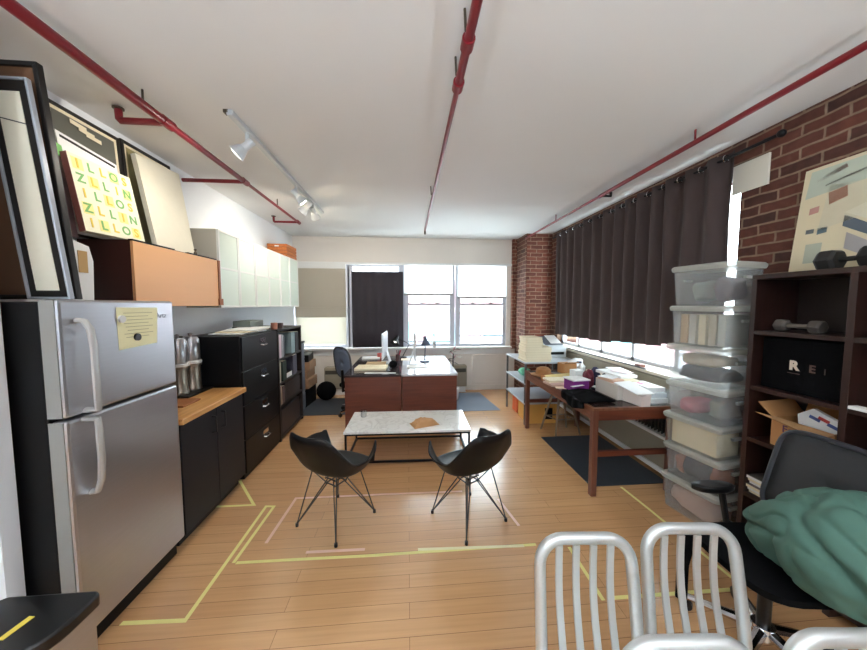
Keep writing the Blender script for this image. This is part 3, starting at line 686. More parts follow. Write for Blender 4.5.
imac(.115, 4.85, .0, 'silver desktop computer on the right desk seen edge-on', -1)
def desk_lamp(x, y, z, pts, hd, hp, lab, mat):
    t = thing('desk_lamp', (x, y, z), lab, 'lamp')
    MB().lathe([(.075, 0), (.078, .008), (.07, .022), (.012, .03)], (x, y, z)).build('base', mat, t, smooth=True)
    MB().tube([(x, y, z+.02)]+pts, .008).build('arm', mat, t)
    MB().lathe([(.022, -.06), (.028, -.055), (.034, 0), (.085, .09), (.082, .09), (.03, 0)], hp, hd, cap=False).build('lamp_shade', mat, t, smooth=True)
    MB().ball(V(hp)+V(hd).normalized()*.05, .028).build('bulb', bulb_off, t, smooth=True)
lam = M('slate_lamp_metal', (78, 86, 106), .4, .3)
desk_lamp(.27, 5.0, .758, [(.275, 5.0, 1.0), (.26, 5.0, 1.17)], (.12, -.1, -1), (.275, 4.98, 1.12), 'slate coloured desk lamp with cone shade before the bright window', lam)
desk_lamp(-.10, 5.4, .758, [(.02, 5.4, 1.0), (-.16, 5.4, 1.10)], (-.35, -.5, -.8), (-.2, 5.36, 1.10), 'black desk lamp leaning left before the blackout cloth', black)
m = MB(); m.ball((-.22, 4.53, .815), .058, (1.1, 1, .95), 16, 10)
tag(m.build('soft_pouch', black_fab, smooth=True), 'small round black pouch near the front middle of the desks', 'pouch')
t = thing('pen_cup', (-.17, 5.15, .758), 'dark pen cup with red pens between the two computers', 'cup')
MB().lathe([(.036, 0), (.038, .1), (.034, .1), (.033, .006)], (-.17, 5.15, .758)).build('cup', M('dark_red_cup', (84, 52, 50), .5), t, smooth=True)
for k, (dx, dy, mt) in enumerate(((.035, .01, red_m), (-.02, .015, maroon), (.015, -.02, ink_dark), (.05, .0, M('pink_pen', (200, 70, 100), .5)))):
    MB().cyl((-.17, 5.15, .77), (-.17+dx, 5.15+dy, .93), .006, n=8).build('pen', mt, t)
tag(MB().lathe([(.035, 0), (.04, .085), (.036, .085), (.032, .006)], (-.5, 5.42, .758)).build('mug', M('coral_mug', (214, 112, 104), .4), smooth=True), 'coral red mug at the back of the left desk', 'mug')
for k, (cx, cy, sx, sy, z, th, mt, lab) in enumerate((
        (-.53, 4.52, .44, .3, .758, .03, cream, 'thick cream paper pad in front of the left computer'),
        (-.50, 4.86, .3, .22, .758, .02, M('tan_folder', (206, 178, 142), .7), 'tan folder beside the left computer'),
        (-.64, 5.4, .3, .22, .758, .022, paper, 'white notebook at the far left corner of the left desk'),
        (-.38, 4.2, .42, .05, .758, .004, paper, 'long white paper strip at the front edge of the left desk'),
        (.13, 4.58, .3, .2, .758, .012, paper, 'white sheets below the right computer'),
        (.33, 4.32, .42, .3, .758, .003, M('bright_sheet', (236, 238, 242), .25), 'glossy white drawing sheet at the front of the right desk'),
        (.46, 4.9, .26, .36, .758, .003, paper, 'white sheet beside the slate coloured desk lamp'),
        (-.02, 5.25, .2, .2, .758, .004, M('peach_sheet', (232, 206, 180), .7), 'peach coloured sheet behind the right computer'),
        (.30, 5.35, .36, .26, .758, .003, paper, 'white sheet at the far end of the right desk'))):
    tag(MB().obox((cx, cy, z+th/2+.0005), (sx, sy, th), rz=.06*((k % 3)-1)).build('paper_sheet' if th < .01 else 'paper_pad', mt, bevel=.001), lab, 'paper')
# plants
def leaf_mb(m, base, tip, w):
    base, tip = V(base), V(tip); d = tip-base; s = d.cross(V((0, 0, 1)))
    s = s.normalized()*w if s.length > 1e-4 else V((w, 0, 0))
    mid = base+d*.5+V((0, 0, d.length*.12))
    a = [m.b.verts.new(p) for p in (base, mid-s, tip, mid+s)]
    m.b.faces.new(a)
t = thing('potted_plant', (.50, 5.9, .871), 'small potted plant with thin green stem on the back window sill', 'plant')
MB().lathe([(.03, 0), (.04, .095), (.036, .095), (.03, .085)], (.50, 5.93, .871)).build('pot', M('grey_pot', (170, 170, 172), .5), t, smooth=True)
MB().tube([(.50, 5.93, .95), (.505, 5.93, 1.08), (.49, 5.93, 1.13)], .004, 6).tube([(.503, 5.93, 1.05), (.54, 5.92, 1.1)], .003, 6).build('stem', leaf, t)
for p, q in (((.49, 5.93, 1.12), (.42, 5.92, 1.155)), ((.5, 5.93, 1.12), (.55, 5.91, 1.17)), ((.49, 5.93, 1.12), (.49, 5.88, 1.09)), ((.54, 5.92, 1.1), (.57, 5.91, 1.03)), ((.5, 5.93, 1.0), (.56, 5.92, .98))):
    m = MB(); leaf_mb(m, p, q, .028); m.build('leaf', leaf, t, solid=.001)
t = thing('potted_plant', (.80, 5.42, 0), 'tall dark leaved plant in white pot behind the right desk', 'plant')
MB().lathe([(.09, 0), (.11, .2), (.1, .2), (.09, .18)], (.80, 5.42, 0)).build('pot', white_pl, t, smooth=True)
MB().tube([(.80, 5.42, .15), (.79, 5.42, .5), (.80, 5.42, .82)], .012, 8).build('stem', leaf_dk, t)
for k in range(14):
    a = k*2.4; r = .10+.05*(k % 3); z = .66+.018*k
    m = MB(); leaf_mb(m, (.8, 5.42, z), (.8+r*math.cos(a), 5.42+r*.6*math.sin(a), z+.04*((k % 4)-1)), .02)
    m.build('leaf', (leaf_dk, leaf_dk, M('pale_leaf', (206, 200, 204), .5), M('pinkish_leaf', (150, 96, 100), .5))[k % 4], t, solid=.001)

# mesh chair left of the desks
t = thing('office_chair', (-.78, 4.84, 0), 'grey mesh office chair at the left side of the desks', 'chair')
def office_parts(t, cx, cy, rz, meshm, zb0, zb1, w, padm, arms=(-1, 1), lean=.12, corner=5, sw=.25):
    R = Matrix.Rotation(rz, 3, 'Z'); f = lambda p: V((cx, cy, 0))+R@V(p)
    rings = []
    for x0, z, s in ((0, .43, .8), (0, .445, 1), (0, .475, 1), (0, .49, .88)):
        rings.append([f((.0+.24*s*(abs(math.cos(a))**.55)*math.copysign(1, math.cos(a)), sw*s*(abs(math.sin(a))**.55)*math.copysign(1, math.sin(a)), z)) for a in [2*PI*k/28 for k in range(28)]])
    MB().loft(rings).build('seat', padm, t, smooth=True)
    pts = []
    for k in range(36):
        a = 2*PI*k/36; c, s = math.cos(a), math.sin(a)
        pts.append((w*math.copysign(abs(c)**(2/corner), c), (zb0+zb1)/2+(zb1-zb0)/2*math.copysign(abs(s)**(2/corner), s)))
    bx = lambda y, z: -.24-lean*(z-zb0)/(zb1-zb0)+.35*y*y
    m = MB(); m.loft([[f((bx(y*k, z0+(z-z0)*k), y*k, z0+(z-z0)*k)) for y, z in pts] for z0 in ((zb0+zb1)/2,) for k in (.02, .35, .7, 1.)], cap=False)
    m.build('backrest', meshm, t, smooth=True, solid=.008, angle=180)
    MB().tube([f((bx(y, z), y, z)) for y, z in pts]+[f((bx(*pts[0]), *pts[0]))], .013, 8).build('back_frame', M('graphite_frame', (50, 52, 58), .45), t, smooth=True)
    MB().tube([f((-.05, 0, .42)), f((-.26, 0, .40)), f((bx(0, zb0+.1)-.015, 0, zb0+.12))], .022).build('spine', black_gl, t, smooth=True)
    MB().cyl(f((0, 0, .12)), f((0, 0, .43)), .026).build('gas_column', black_gl, t, smooth=True)
    MB().cyl(f((0, 0, .07)), f((0, 0, .13)), .045).build('hub', chrome, t, smooth=True)
    for k in range(5):
        a = 2*PI*k/5+.5; e = f((.29*math.cos(a), .29*math.sin(a), .075)); s = f((.03*math.cos(a), .03*math.sin(a), .105))
        lg = MB().tube([s, e], [.026, .016], 8).build('base_leg', chrome, t, smooth=True)
        ax = (R@V((-math.sin(a), math.cos(a), 0)))*.012
        MB().cyl(V((e.x, e.y, .03))-ax, V((e.x, e.y, .03))+ax, .029, n=16).cyl(V((e.x, e.y, .03)), e, .008).build('caster', black_gl, lg, smooth=True)
    if arms:
        for s in arms:
            p = MB().tube([f((-.1, s*.2, .43)), f((-.06, s*.275, .45)), f((-.03, s*.285, .63))], .018).build('armrest', black_gl, t, smooth=True)
            rings = [[f((.02+.12*c_*math.cos(a), s*.285+.045*c_*math.sin(a), z)) for a in [2*PI*k/20 for k in range(20)]] for z, c_ in ((.63, .85), (.64, 1), (.66, 1), (.668, .85))]
            MB().loft(rings).build('arm_pad', black_gl, p, smooth=True)
office_parts(t, -.80, 4.84, .85, grey_mesh, .60, 1.06, .19, black_fab, (), .06, 3, .2)

# ------------------------------------------------------------------ floor mats and tape
tag(MB().box(-2.05, 4.76, 0, -.86, 5.62, .004).build('floor_mat', mat_blk), 'black floor mat left of the desks', 'mat')
tag(MB().loft([[V((x, y, z)) for x, y in ((.67, 4.76), (1.47, 4.76), (1.36, 5.78), (.67, 5.78))] for z in (0, .004)]).build('floor_mat', mat_blue), 'blue grey floor mat right of the desks', 'mat')
tag(MB().box(1.68, 2.64, 0, 2.44, 3.72, .006).build('floor_mat', mat_blk), 'black floor mat under the long table', 'mat')
def tape(pts, mat, lab, w=.023):
    dz = 0 if mat is yellow_tape else .001
    m = MB(); P_ = [V((*p, 0)) for p in pts]; rows = []
    for k, p in enumerate(P_):
        d0 = (p-P_[k-1]).normalized() if k else (P_[1]-p).normalized()
        d1 = (P_[k+1]-p).normalized() if k < len(P_)-1 else d0
        n0, n1 = V((-d0.y, d0.x, 0)), V((-d1.y, d1.x, 0)); nn = (n0+n1)
        nn = nn.normalized() if nn.length > .1 else n0
        nn = nn*(w/2)/max(.45, nn.dot(n0))
        rows.append([p-nn+V((0, 0, .0004+dz)), p+nn+V((0, 0, .0004+dz)), p+nn+V((0, 0, .0012+dz)), p-nn+V((0, 0, .0012+dz))])
    m.loft(rows)
    tag(m.build('floor_tape', mat), lab, 'tape', 'masking tape lines on the floor')
tape([(-1.662, 2.627), (-1.301, 2.623), (-1.611, 3.007)], yellow_tape, 'short yellow tape corner in front of the base cabinet')
tape([(-1.521, 1.665), (-1.194, 1.653), (-1.191, 2.595), (-1.125, 2.589), (-1.144, 2.02)], yellow_tape, 'long yellow tape line running to the refrigerator')
tape([(-1.127, 2.019), (-0.682, 2.014), (-0.296, 2.007), (0.888, 2.01)], yellow_tape, 'yellow tape line crossing the floor before the shell chairs')
tape([(-1.008, 2.175), (-0.98, 2.685), (-0.124, 2.679), (0.478, 2.667)], pink_tape, 'pink tape corner beneath the left shell chair')
tape([(0.77, 2.534), (0.834, 2.198)], pink_tape, 'short pink tape strip beyond the right shell chair')
tape([(-0.7, 2.07), (-0.304, 2.063)], pink_tape, 'short pink tape strip beside the yellow crossing line')
tape([(0.06, 2.032), (0.799, 2.004)], cream_tape, 'cream tape strip beside the right end of the crossing line')
tape([(1.108, 1.969), (1.102, 1.577)], yellow_tape, 'yellow tape corner seen through the left aluminium chair back')
tape([(1.166, 1.587), (1.897, 1.58)], yellow_tape, 'yellow tape line passing behind both aluminium chairs')
tape([(1.956, 2.615), (1.973, 2.29), (1.98, 1.934), (1.983, 1.651)], yellow_tape, 'yellow tape line running from the black table mat towards the office chair')
# ------------------------------------------------------------------ coffee table
t = thing('coffee_table', (0, 3.5, 0), 'low white marble coffee table on a black metal frame', 'table')
ang = math.radians(-1.2); R = Matrix.Rotation(ang, 3, 'Z'); f = lambda x, y, z: V((0, 3.5, 0))+R@V((x, y, z))
MB().obox((0, 3.5, .348), (1.34, .62, .025), R).build('marble_top', marble_m, t, bevel=.003)
MB().obox(f(0, -.295, .326), (1.32, .02, .02), R).obox(f(0, .295, .326), (1.32, .02, .02), R).obox(f(-.65, 0, .326), (.02, .57, .02), R).obox(f(.65, 0, .326), (.02, .57, .02), R).build('top_rail', black, t)
for sx in (-1, 1):
    for sy in (-1, 1): MB().obox(f(sx*.65, sy*.295, .158), (.02, .02, .316), R).build('leg', black, t)
MB().obox(f(0, -.295, .03), (1.28, .02, .02), R).obox(f(0, .295, .03), (1.28, .02, .02), R).obox(f(-.65, 0, .03), (.02, .57, .02), R).obox(f(.65, 0, .03), (.02, .57, .02), R).build('bottom_rail', black, t)
t = thing('glass_jar', (-.53, 3.65, .3605), 'small clear jar with silver cap on the coffee table', 'jar')
MB().lathe([(.03, 0), (.033, .01), (.033, .055), (.022, .065)], (-.53, 3.65, .3605)).build('jar_body', clear_glass, t, smooth=True)
MB().lathe([(.036, .063), (.038, .066), (.036, .082), (0, .084)], (-.53, 3.65, .3605)).build('cap', chrome, t, smooth=True)
m = MB(); g = 10; R1 = []
for j in range(2):
    for i in range(g+1):
        row = []
        for k in range(9):
            u, v = i/g*2-1, k/8*2-1
            h = (.055*(1-abs(u)**3)*(1-abs(v)**4)*(1+.35*noise.noise(V((u*3.2, v*3.2, 5)))*2)) if j == 0 else 0
            a = .35
            x, y = u*.145, v*.085
            row.append(V((.175+x*math.cos(a)-y*math.sin(a), 3.36+x*math.sin(a)+y*math.cos(a), .362+h+.004)))
        R1.append(row)
top = R1[:g+1]; bot = R1[g+1:]
tv = [[m.b.verts.new(p) for p in r] for r in top]; bv = [[m.b.verts.new(p-V((0, 0, .005))) for p in r] for r in bot]
for i in range(g):
    for k in range(8):
        m.b.faces.new((tv[i][k], tv[i+1][k], tv[i+1][k+1], tv[i][k+1])); m.b.faces.new((bv[i][k], bv[i][k+1], bv[i+1][k+1], bv[i+1][k]))
for i in range(g):
    m.b.faces.new((tv[i][0], bv[i][0], bv[i+1][0], tv[i+1][0])); m.b.faces.new((tv[i][8], tv[i+1][8], bv[i+1][8], bv[i][8]))
for k in range(8):
    m.b.faces.new((tv[0][k], tv[0][k+1], bv[0][k+1], bv[0][k])); m.b.faces.new((tv[g][k], bv[g][k], bv[g][k+1], tv[g][k+1]))
tag(m.build('paper_bag', kraft, smooth=True, angle=50), 'crumpled brown paper bag lying on the coffee table', 'bag')

# ------------------------------------------------------------------ moulded shell chairs
def sst(a, b, x):
    t_ = max(0, min(1, (x-a)/(b-a))); return t_*t_*(3-2*t_)
def shell_chair(loc, rz, lab):
    t = thing('shell_chair', (0, 0, 0), lab, 'chair', 'black shell armchairs')
    nA, nS = 72, 16; rings = []; SR = Matrix.Rotation(math.radians(5)*(-1 if rz > 0 else 1), 3, 'Z')
    for i in range(nS+1):
        s = .03+.97*i/nS; ring = []
        for k in range(nA):
            th = 2*PI*k/nA; ph = abs(math.degrees(math.atan2(math.sin(th), math.cos(th))))  # 0 = front
            Rx, Ryf, Ryb = .315, .25, .26
            ry = Ryf if math.cos(th) > 0 else Ryb
            sx = math.copysign(abs(math.sin(th))**.85, math.sin(th)); sy = math.copysign(abs(math.cos(th))**.85, math.cos(th))
            h = .425-.02*sst(150, 180, ph)+.19*sst(39, 50, ph)-.035*sst(66, 100, ph)+.23*sst(116, 165, ph)
            wide = 1+.08*sst(.8, 1, s)*sst(60, 90, ph)
            x = sx*Rx*(s**.62)*wide; y = sy*ry*(s**.62)*(1+.17*sst(.7, 1, s)*sst(125, 170, ph))
            z = .425+(h-.425)*s**3.6-.012*math.sin(s*PI)*(1-sst(60, 120, ph))
            z -= .012*sst(.93, 1, s)*(ph > 60)
            ring.append(SR@V((x, y, z)))
        rings.append(ring)
    m = MB(); m.loft(rings, cap=False); m.b.faces.new([v for v in m.b.verts][:nA])
    m.build('seat_shell', M('black_shell_plastic', (13, 12, 13), .45, var=.05, spec=.3), t, smooth=True, solid=.009, angle=180)
    wire = M('dark_wire', (86, 84, 80), .3, .8)
    for sx in (-1, 1):
        for sy in (-1, 1):
            ft = V((sx*.205, sy*.205, .018))
            lg = MB().tube([(sx*.13, sy*.115, .418), ft], .0048, 6).tube([(sx*.045, sy*.04, .31), ft], .0048, 6).tube([(sx*.03, sy*.055, .35), ft], .0048, 6).build('wire_leg', wire, t)
            MB().cyl(ft-V((0, 0, .018)), ft+V((0, 0, .006)), .012, n=10).build('glide', black_gl, lg)
    m = MB()
    for z in (.31, .35):
        m.tube([(-.06, -.05, z), (.06, -.05, z)], .006, 6).tube([(-.06, .05, z), (.06, .05, z)], .006, 6).tube([(-.05, -.06, z), (-.05, .06, z)], .006, 6).tube([(.05, -.06, z), (.05, .06, z)], .006, 6)
    m.tube([(-.13, -.115, .418), (-.05, -.05, .31)], .005, 6).tube([(.13, -.115, .418), (.05, -.05, .31)], .005, 6).tube([(-.13, .115, .418), (-.05, .05, .31)], .005, 6).tube([(.13, .115, .418), (.05, .05, .31)], .005, 6)
    m.build('cross_brace', wire, t)
    t.location = loc; t.rotation_euler = (0, 0, rz)
    return t
c1 = shell_chair((-.565, 2.39, 0), math.radians(-34), 'black shell armchair on wire legs left of the coffee table centre')
c2 = shell_chair((.47, 2.33, 0), math.radians(31), ''); c2.location = (.47, 2.33, 0); c2.rotation_euler = (0, 0, math.radians(31)); c2['label'] = 'black shell armchair on wire legs right of the coffee table centre'

# ------------------------------------------------------------------ aluminium slat-back chairs
def alu_chair(loc, rz, lab):
    t = thing('aluminium_chair', (0, 0, 0), lab, 'chair', 'brushed aluminium slat back chairs')
    W = .165; H = .84; zs = .44
    by = lambda z: .165+.07*max(0, z-zs)/(H-zs)+.03*max(0, (z-zs))*0
    pts = []
    for z in (zs-.02, .52, .60, .68): pts.append((-W-.006*(H-z)/.4, z))
    for k in range(0, 9):
        a = PI-PI/2*k/8; pts.append((-W+.085+.085*math.cos(a), H-.085+.085*math.sin(a)))
    full = pts+[(-x, z) for x, z in pts[::-1]]
    MB().tube([(x, by(z), z) for x, z in full], .0185, 12, 1.1).build('back_frame', alu, t, smooth=True)
    for k in range(4):
        x = -.093+.062*k
        n_ = 7; rr = []
        for j in range(n_):
            z = zs-.01+(H-.012-zs)*j/(n_-1); y = by(z)+.022*math.sin(PI*j/(n_-1))
            rr.append([V((x-.0125, y-.005, z)), V((x+.0125, y-.005, z)), V((x+.0125, y+.005, z)), V((x-.0125, y+.005, z))])
        MB().loft(rr).build('back_slat', alu, t, bevel=.002)
    n_ = 36; rings = []
    for s, z in ((.97, zs-.03), (1, zs-.02), (1, zs-.004), (.96, zs), (.86, zs-.006), (.6, zs-.016), (.05, zs-.018)):
        ring = []
        for k in range(n_):
            a = 2*PI*k/n_; c, q = math.cos(a), math.sin(a)
            ring.append(V((.19*s*math.copysign(abs(c)**.5, c), -.005+.175*s*math.copysign(abs(q)**.5, q), z)))
        rings.append(ring)
    MB().loft(rings).build('seat', alu, t, smooth=True)
    for sx in (-1, 1):
        MB().tube([(sx*.165, -.14, zs-.03), (sx*.175, -.15, 0)], [.017, .013], 10).build('leg', alu, t, smooth=True)
        MB().tube([(sx*.168, .165, zs-.03), (sx*.175, .19, 0)], [.017, .013], 10).build('leg', alu, t, smooth=True)
        MB().tube([(sx*.172, -.145, .2), (sx*.172, .178, .2)], .009, 8).build('stretcher', alu, t, smooth=True)
    MB().tube([(-.172, -.146, .26), (.172, -.146, .26)], .009, 8).build('stretcher', alu, t, smooth=True)
    t.location = loc; t.rotation_euler = (0, 0, rz)
    return t
a1 = alu_chair((.615, .785, 0), math.radians(-4), 'brushed aluminium slat back chair in front, left of the pair')
for loc, rz, lab in (((1.03, .80, 0), -5, 'brushed aluminium slat back chair in front, right of the pair'), ((.668, .428, 0), -4, 'aluminium chair nearest the camera whose top rail peeks up at bottom centre'), ((1.095, .408, 0), -5, 'aluminium chair nearest the camera whose top rail shows at bottom right corner')):
    c = copy_tree(a1); c.location = loc; c.rotation_euler = (0, 0, math.radians(rz)); c['label'] = lab

# ------------------------------------------------------------------ office chair with the green coat
t = thing('office_chair', (1.72, 1.26, 0), 'black mesh office chair with chrome base in front of the dark bookcase', 'chair')
office_parts(t, 1.72, 1.28, PI-.08, dark_mesh, .56, 1.01, .26, black_fab, (-1,), .12, 6, .235)
MB().tube([(1.50, 1.46, .46), (1.46, 1.46, .3), (1.45, 1.45, .12)], .02, 8, 1.6).build('hanging_strap', black_fab, t, smooth=True)
m = MB(); bmesh.ops.create_icosphere(m.b, subdivisions=6, radius=1)
for v in m.b.verts:
    p = v.co.copy(); k = 1+.10*noise.noise(p*1.3+V((3, 1, 7)))
    for fr, am in ((.8, .15), (1.5, .06)):
        wv = V((p.x*.8+p.z*.5, p.y*1.5-p.z*.7, p.z*1.3+p.x*.6))*fr+V((4, 2, 9))
        r_ = 1-abs(noise.noise(wv))*2.6
        k += am*(.35-max(0, r_)**3)
    k += .015*noise.noise(p*7)
    q = V((p.x*.24*k, p.y*.29*k, p.z*.24*k))
    if q.z < -.14: q.z = -.14+(q.z+.14)*.25
    tf = max(0, p.y-.45); q.y += tf*.08; q.z -= tf*.16; q.z -= .22*max(0, p.y)*max(0, p.z)*.5
    v.co = V((1.80, 1.065, .672))+q
tag(m.build('green_coat', green_cloth, smooth=True, angle=180), 'bundled green coat heaped on the black office chair', 'coat')

# ------------------------------------------------------------------ dark bookcase
t = thing('bookcase', (2.41, .9, 0), 'dark espresso cubby bookcase against the right brick wall', 'bookcase')
BX0, BX1 = 2.25, 2.57
MB().box(BX0, -.12, 1.845, BX1, 1.87, 1.875).build('top_panel', espresso, t, bevel=.002)
for y in (1.84, 1.385, .89, .385, -.12): MB().box(BX0, y, 0, BX1, y+.03, 1.845).build('upright', espresso, t, bevel=.002)
for z in (.06, .40, .78, 1.125, 1.49):
    for y0, y1 in ((1.415, 1.84), (.92, 1.385), (.415, .89), (-.09, .385)):
        MB().box(BX0+.004, y0, z, BX1, y1, z+.025).build('shelf', espresso, t)
MB().box(BX1-.012, -.09, .085, BX1, 1.84, 1.845).build('back_panel', M('dark_back_panel', (30, 17, 14), .6), t)
def dumbbell(c, half, r, rl, mh, mb, lab, hexa=True):
    t = thing('dumbbell', (c[0], c[1], c[2]-r), lab, 'dumbbell')
    MB().cyl((c[0], c[1]-half, c[2]), (c[0], c[1]+half, c[2]), .013, n=12).build('bar', mb, t, smooth=True)
    for s in (-1, 1):
        m = MB(); n = 6 if hexa else 20
        rr = []
        for (k, q) in ((.8, half-rl*.5), (1, half-rl*.3), (1, half+rl*.3), (.8, half+rl*.5)):
            rr.append([V((c[0]+r*k*math.cos(2*PI*j/n+PI/6*0), c[1]+s*q, c[2]+r*.866*k*math.sin(2*PI*j/n)/(.866 if hexa else 1))) for j in range(n)])
        m.loft(rr); m.build('weight_head', mh, t, bevel=.003)
dumbbell((2.36, 1.485, 1.875+.0537), .085, .062, .085, iron, iron, 'black hex dumbbell on top of the dark bookcase')
dumbbell((2.38, 1.70, 1.515+.0365), .085, .042, .06, rubber_gr, M('chrome_bar', (150, 140, 130), .35, .7), 'small grey dumbbell inside the top left cubby')
t = thing('fabric_cube', (2.42, 1.63, 1.15), 'black fabric cube with white letters in the second cubby', 'box')
MB().box(2.31, 1.425, 1.151, 2.55, 1.83, 1.475).build('body', black_fab, t, bevel=.008)
text_mb('R', .075, (2.3095, 1.66, 1.315), (0, -1, 0), (0, 0, 1), .0006, .004).build('letter', M('white_print', (222, 206, 188), .6), t)
text_mb('E', .06, (2.3095, 1.575, 1.31), (0, -1, 0), (0, 0, 1), .0006, .002).build('letter', M('dim_print', (96, 74, 66), .6), t)
text_mb('I', .05, (2.3095, 1.52, 1.305), (0, -1, 0), (0, 0, 1), .0006, .0).build('letter', M('faint_print', (46, 40, 44), .6), t)
MB().box(2.3085, 1.63, 1.268, 2.31, 1.69, 1.272).build('print_line', M('dim_print', (96, 74, 66), .6), t)
t = thing('open_carton', (2.4, 1.6, .806), 'open brown cardboard carton in the third cubby', 'box')
m = MB(); x0, x1, y0, y1, z0, z1 = 2.28, 2.52, 1.44, 1.73, .806, .985; th = .006
m.box(x0, y0, z0, x0+th, y1, z1).box(x1-th, y0, z0, x1, y1, z1).box(x0+th, y0, z0, x1-th, y0+th, z1).box(x0+th, y1-th, z0, x1-th, y1, z1).box(x0+th, y0+th, z0, x1-th, y1-th, z0+th)
m.build('carton_body', cardboard, t)
MB().quad((2.28, 1.73, .985), (2.52, 1.73, .985), (2.52, 1.80, 1.07), (2.27, 1.80, 1.055), .004).build('flap', cardboard, t)
MB().quad((2.28, 1.44, .985), (2.28, 1.73, .985), (2.215, 1.77, 1.0), (2.215, 1.46, .955), .004).build('flap', M('carton_inside', (150, 112, 74), .8), t)
MB().quad((2.51, 1.44, .985), (2.51, 1.73, .985), (2.545, 1.73, 1.09), (2.545, 1.44, 1.09), .004).build('flap', cardboard, t)
text_mb('Fed', .06, (2.2795, 1.63, .925), (0, -1, 0), (0, 0, 1), .0005, .001).build('lettering', ink_purple, t)
text_mb('Ex', .06, (2.2795, 1.545, .92), (0, -1, 0), (0, 0, 1), .0005, .001).build('lettering', M('faded_orange_ink', (160, 92, 60), .7), t)
t = thing('mailing_envelope', (2.4, 1.57, .82), 'white printed mailing envelope sticking out of the open carton', 'envelope')
MB().loft([[V((x, y, z)) for y, z in ((1.46, .83), (1.64, .83), (1.66, 1.02), (1.59, 1.075), (1.47, 1.03))] for x in (2.36, 2.385)]).build('envelope', paper, t)
for (y, z, mt) in ((1.58, 1.02, M('blue_print', (70, 90, 150), .6)), (1.54, 1.025, M('red_print', (196, 70, 66), .6)), (1.50, 1.0, M('blue_print', (70, 90, 150), .6))):
    MB().obox((2.359, y, z), (.002, .05, .018), Matrix.Rotation(.3, 3, 'X')).build('printed_mark', mt, t)
mlabs = ['topmost magazine', 'second magazine from the top', 'third magazine from the top', 'fourth magazine from the top', 'fifth magazine from the top', 'bottom magazine']
for k in range(6):
    z = .4255+.0205*(5-k)
    tt = thing('magazine', (2.4, 1.66, z), mlabs[k]+' in the pile on the bottom left bookcase shelf', 'magazine', 'magazines in the bookcase')
    off = .012*((k*7) % 3)
    MB().box(2.262+off, 1.55, z, 2.48+off, 1.835, z+.0195).build('page_block', cream if k % 2 else paper, tt)
    MB().box(2.260+off, 1.548, z+.0186, 2.482+off, 1.837, z+.0202).build('cover', M('dark_magazine_cover', (86, 82, 78), .4, var=.4) if k in (0, 3) else M('pale_magazine_cover', (198, 190, 172), .4), tt)
tag(MB().lathe([(.055, 0), (.06, .03), (.06, .045), (.03, .05), (0, .05)], (2.33, 1.315, 1.5155)).build('white_tin', white_pl, smooth=True), 'round white tin in the cubby at the right picture edge', 'tin')
tag(MB().box(2.245, .95, 1.1505, 2.30, 1.38, 1.166).build('paper_pad', paper), 'white paper edge lying on the shelf at the right picture edge', 'paper')
# painting on top
t = thing('painting', (2.5, 1.4, 1.876), 'large pastel painting of buildings leaning on the brick wall', 'painting')
PBL, PBR, PTR, PTL = V((2.50, 1.865, 1.876)), V((2.50, .75, 1.876)), V((2.558, .75, 2.55)), V((2.558, 1.85, 2.535))
MB().quad(PBL, PBR, PTR, PTL, .018).build('canvas', M('pastel_paint', (214, 200, 166), .75, var=.14, scale=3), t)
def pq(u, v): return PBL+(PBR-PBL)*u+(PTL-PBL)*v
PNn = (PBR-PBL).cross(PTL-PBL).normalized()
for uv, col in ((((.02, .72), (.40, .80), (.40, .98), (.03, .97)), (182, 190, 172)), (((.10, .40), (.24, .45), (.40, .72), (.12, .80)), (206, 196, 168)),
                (((.20, .40), (.40, .18), (.40, .26), (.20, .50)), (96, 104, 112)), (((.20, .52), (.40, .30), (.55, .52), (.35, .62)), (214, 206, 182)), (((.40, .18), (.56, .40), (.56, .50), (.40, .27)), (116, 124, 124)),
                (((.22, .20), (.38, .04), (.42, .10), (.22, .34)), (166, 160, 158)), (((.13, .62), (.20, .66), (.19, .76), (.12, .73)), (196, 140, 116)), (((.05, .56), (.09, .57), (.09, .63), (.05, .62)), (190, 142, 130)),
                (((.05, .38), (.085, .38), (.085, .42), (.05, .42)), (112, 118, 116)), (((.10, .36), (.14, .37), (.14, .42), (.10, .42)), (96, 112, 116)), (((.06, .10), (.13, .10), (.13, .28), (.06, .28)), (176, 178, 158)), (((.06, .85), (.18, .92), (.17, .96), (.06, .88)), (150, 120, 112)), (((.10, .80), (.38, .90), (.38, .92), (.10, .815)), (120, 120, 112))):
    MB().quad(*[pq(*p)+PNn*.0012 for p in uv], .0006).build('painted_patch', M('paint_%d_%d_%d' % col, col, .75, var=.12), t)
tag(MB().box(2.565, 2.07, 2.545, 2.579, 2.32, 2.765).build('wall_panel', M('cream_wall_panel', (212, 206, 190), .6, var=.02), bevel=.003), 'blank cream square panel high on the brick wall beside the curtain', 'panel')

# ------------------------------------------------------------------ clear bins
tops = [.285, .545, .80, 1.07, 1.365, 1.675, 1.985]
blab = ['bottom clear bin of the tall stack, full of pinkish things', 'clear bin second from the bottom with dark and orange contents', 'clear bin third from the bottom holding a cream box', 'middle clear bin of the stack with pink and grey contents', 'clear bin third from the top stuffed with dark and white cloth', 'clear bin second from the top holding cream folders', 'topmost clear bin of the tall stack, under no other bin']
CXb, CYb, RB = 2.343, 2.205, math.radians(10)
def rrect(w, h, r, z, cx, cy, rz):
    pts = []; Rm = Matrix.Rotation(rz, 3, 'Z')
    for sx, sy, a0 in ((1, 1, 0), (-1, 1, 90), (-1, -1, 180), (1, -1, 270)):
        for k in range(5):
            a = math.radians(a0+22.5*k)
            pts.append(V((cx, cy, z))+Rm@V((sx*(w/2-r)+r*math.cos(a), sy*(h/2-r)+r*math.sin(a), 0)))
    return pts
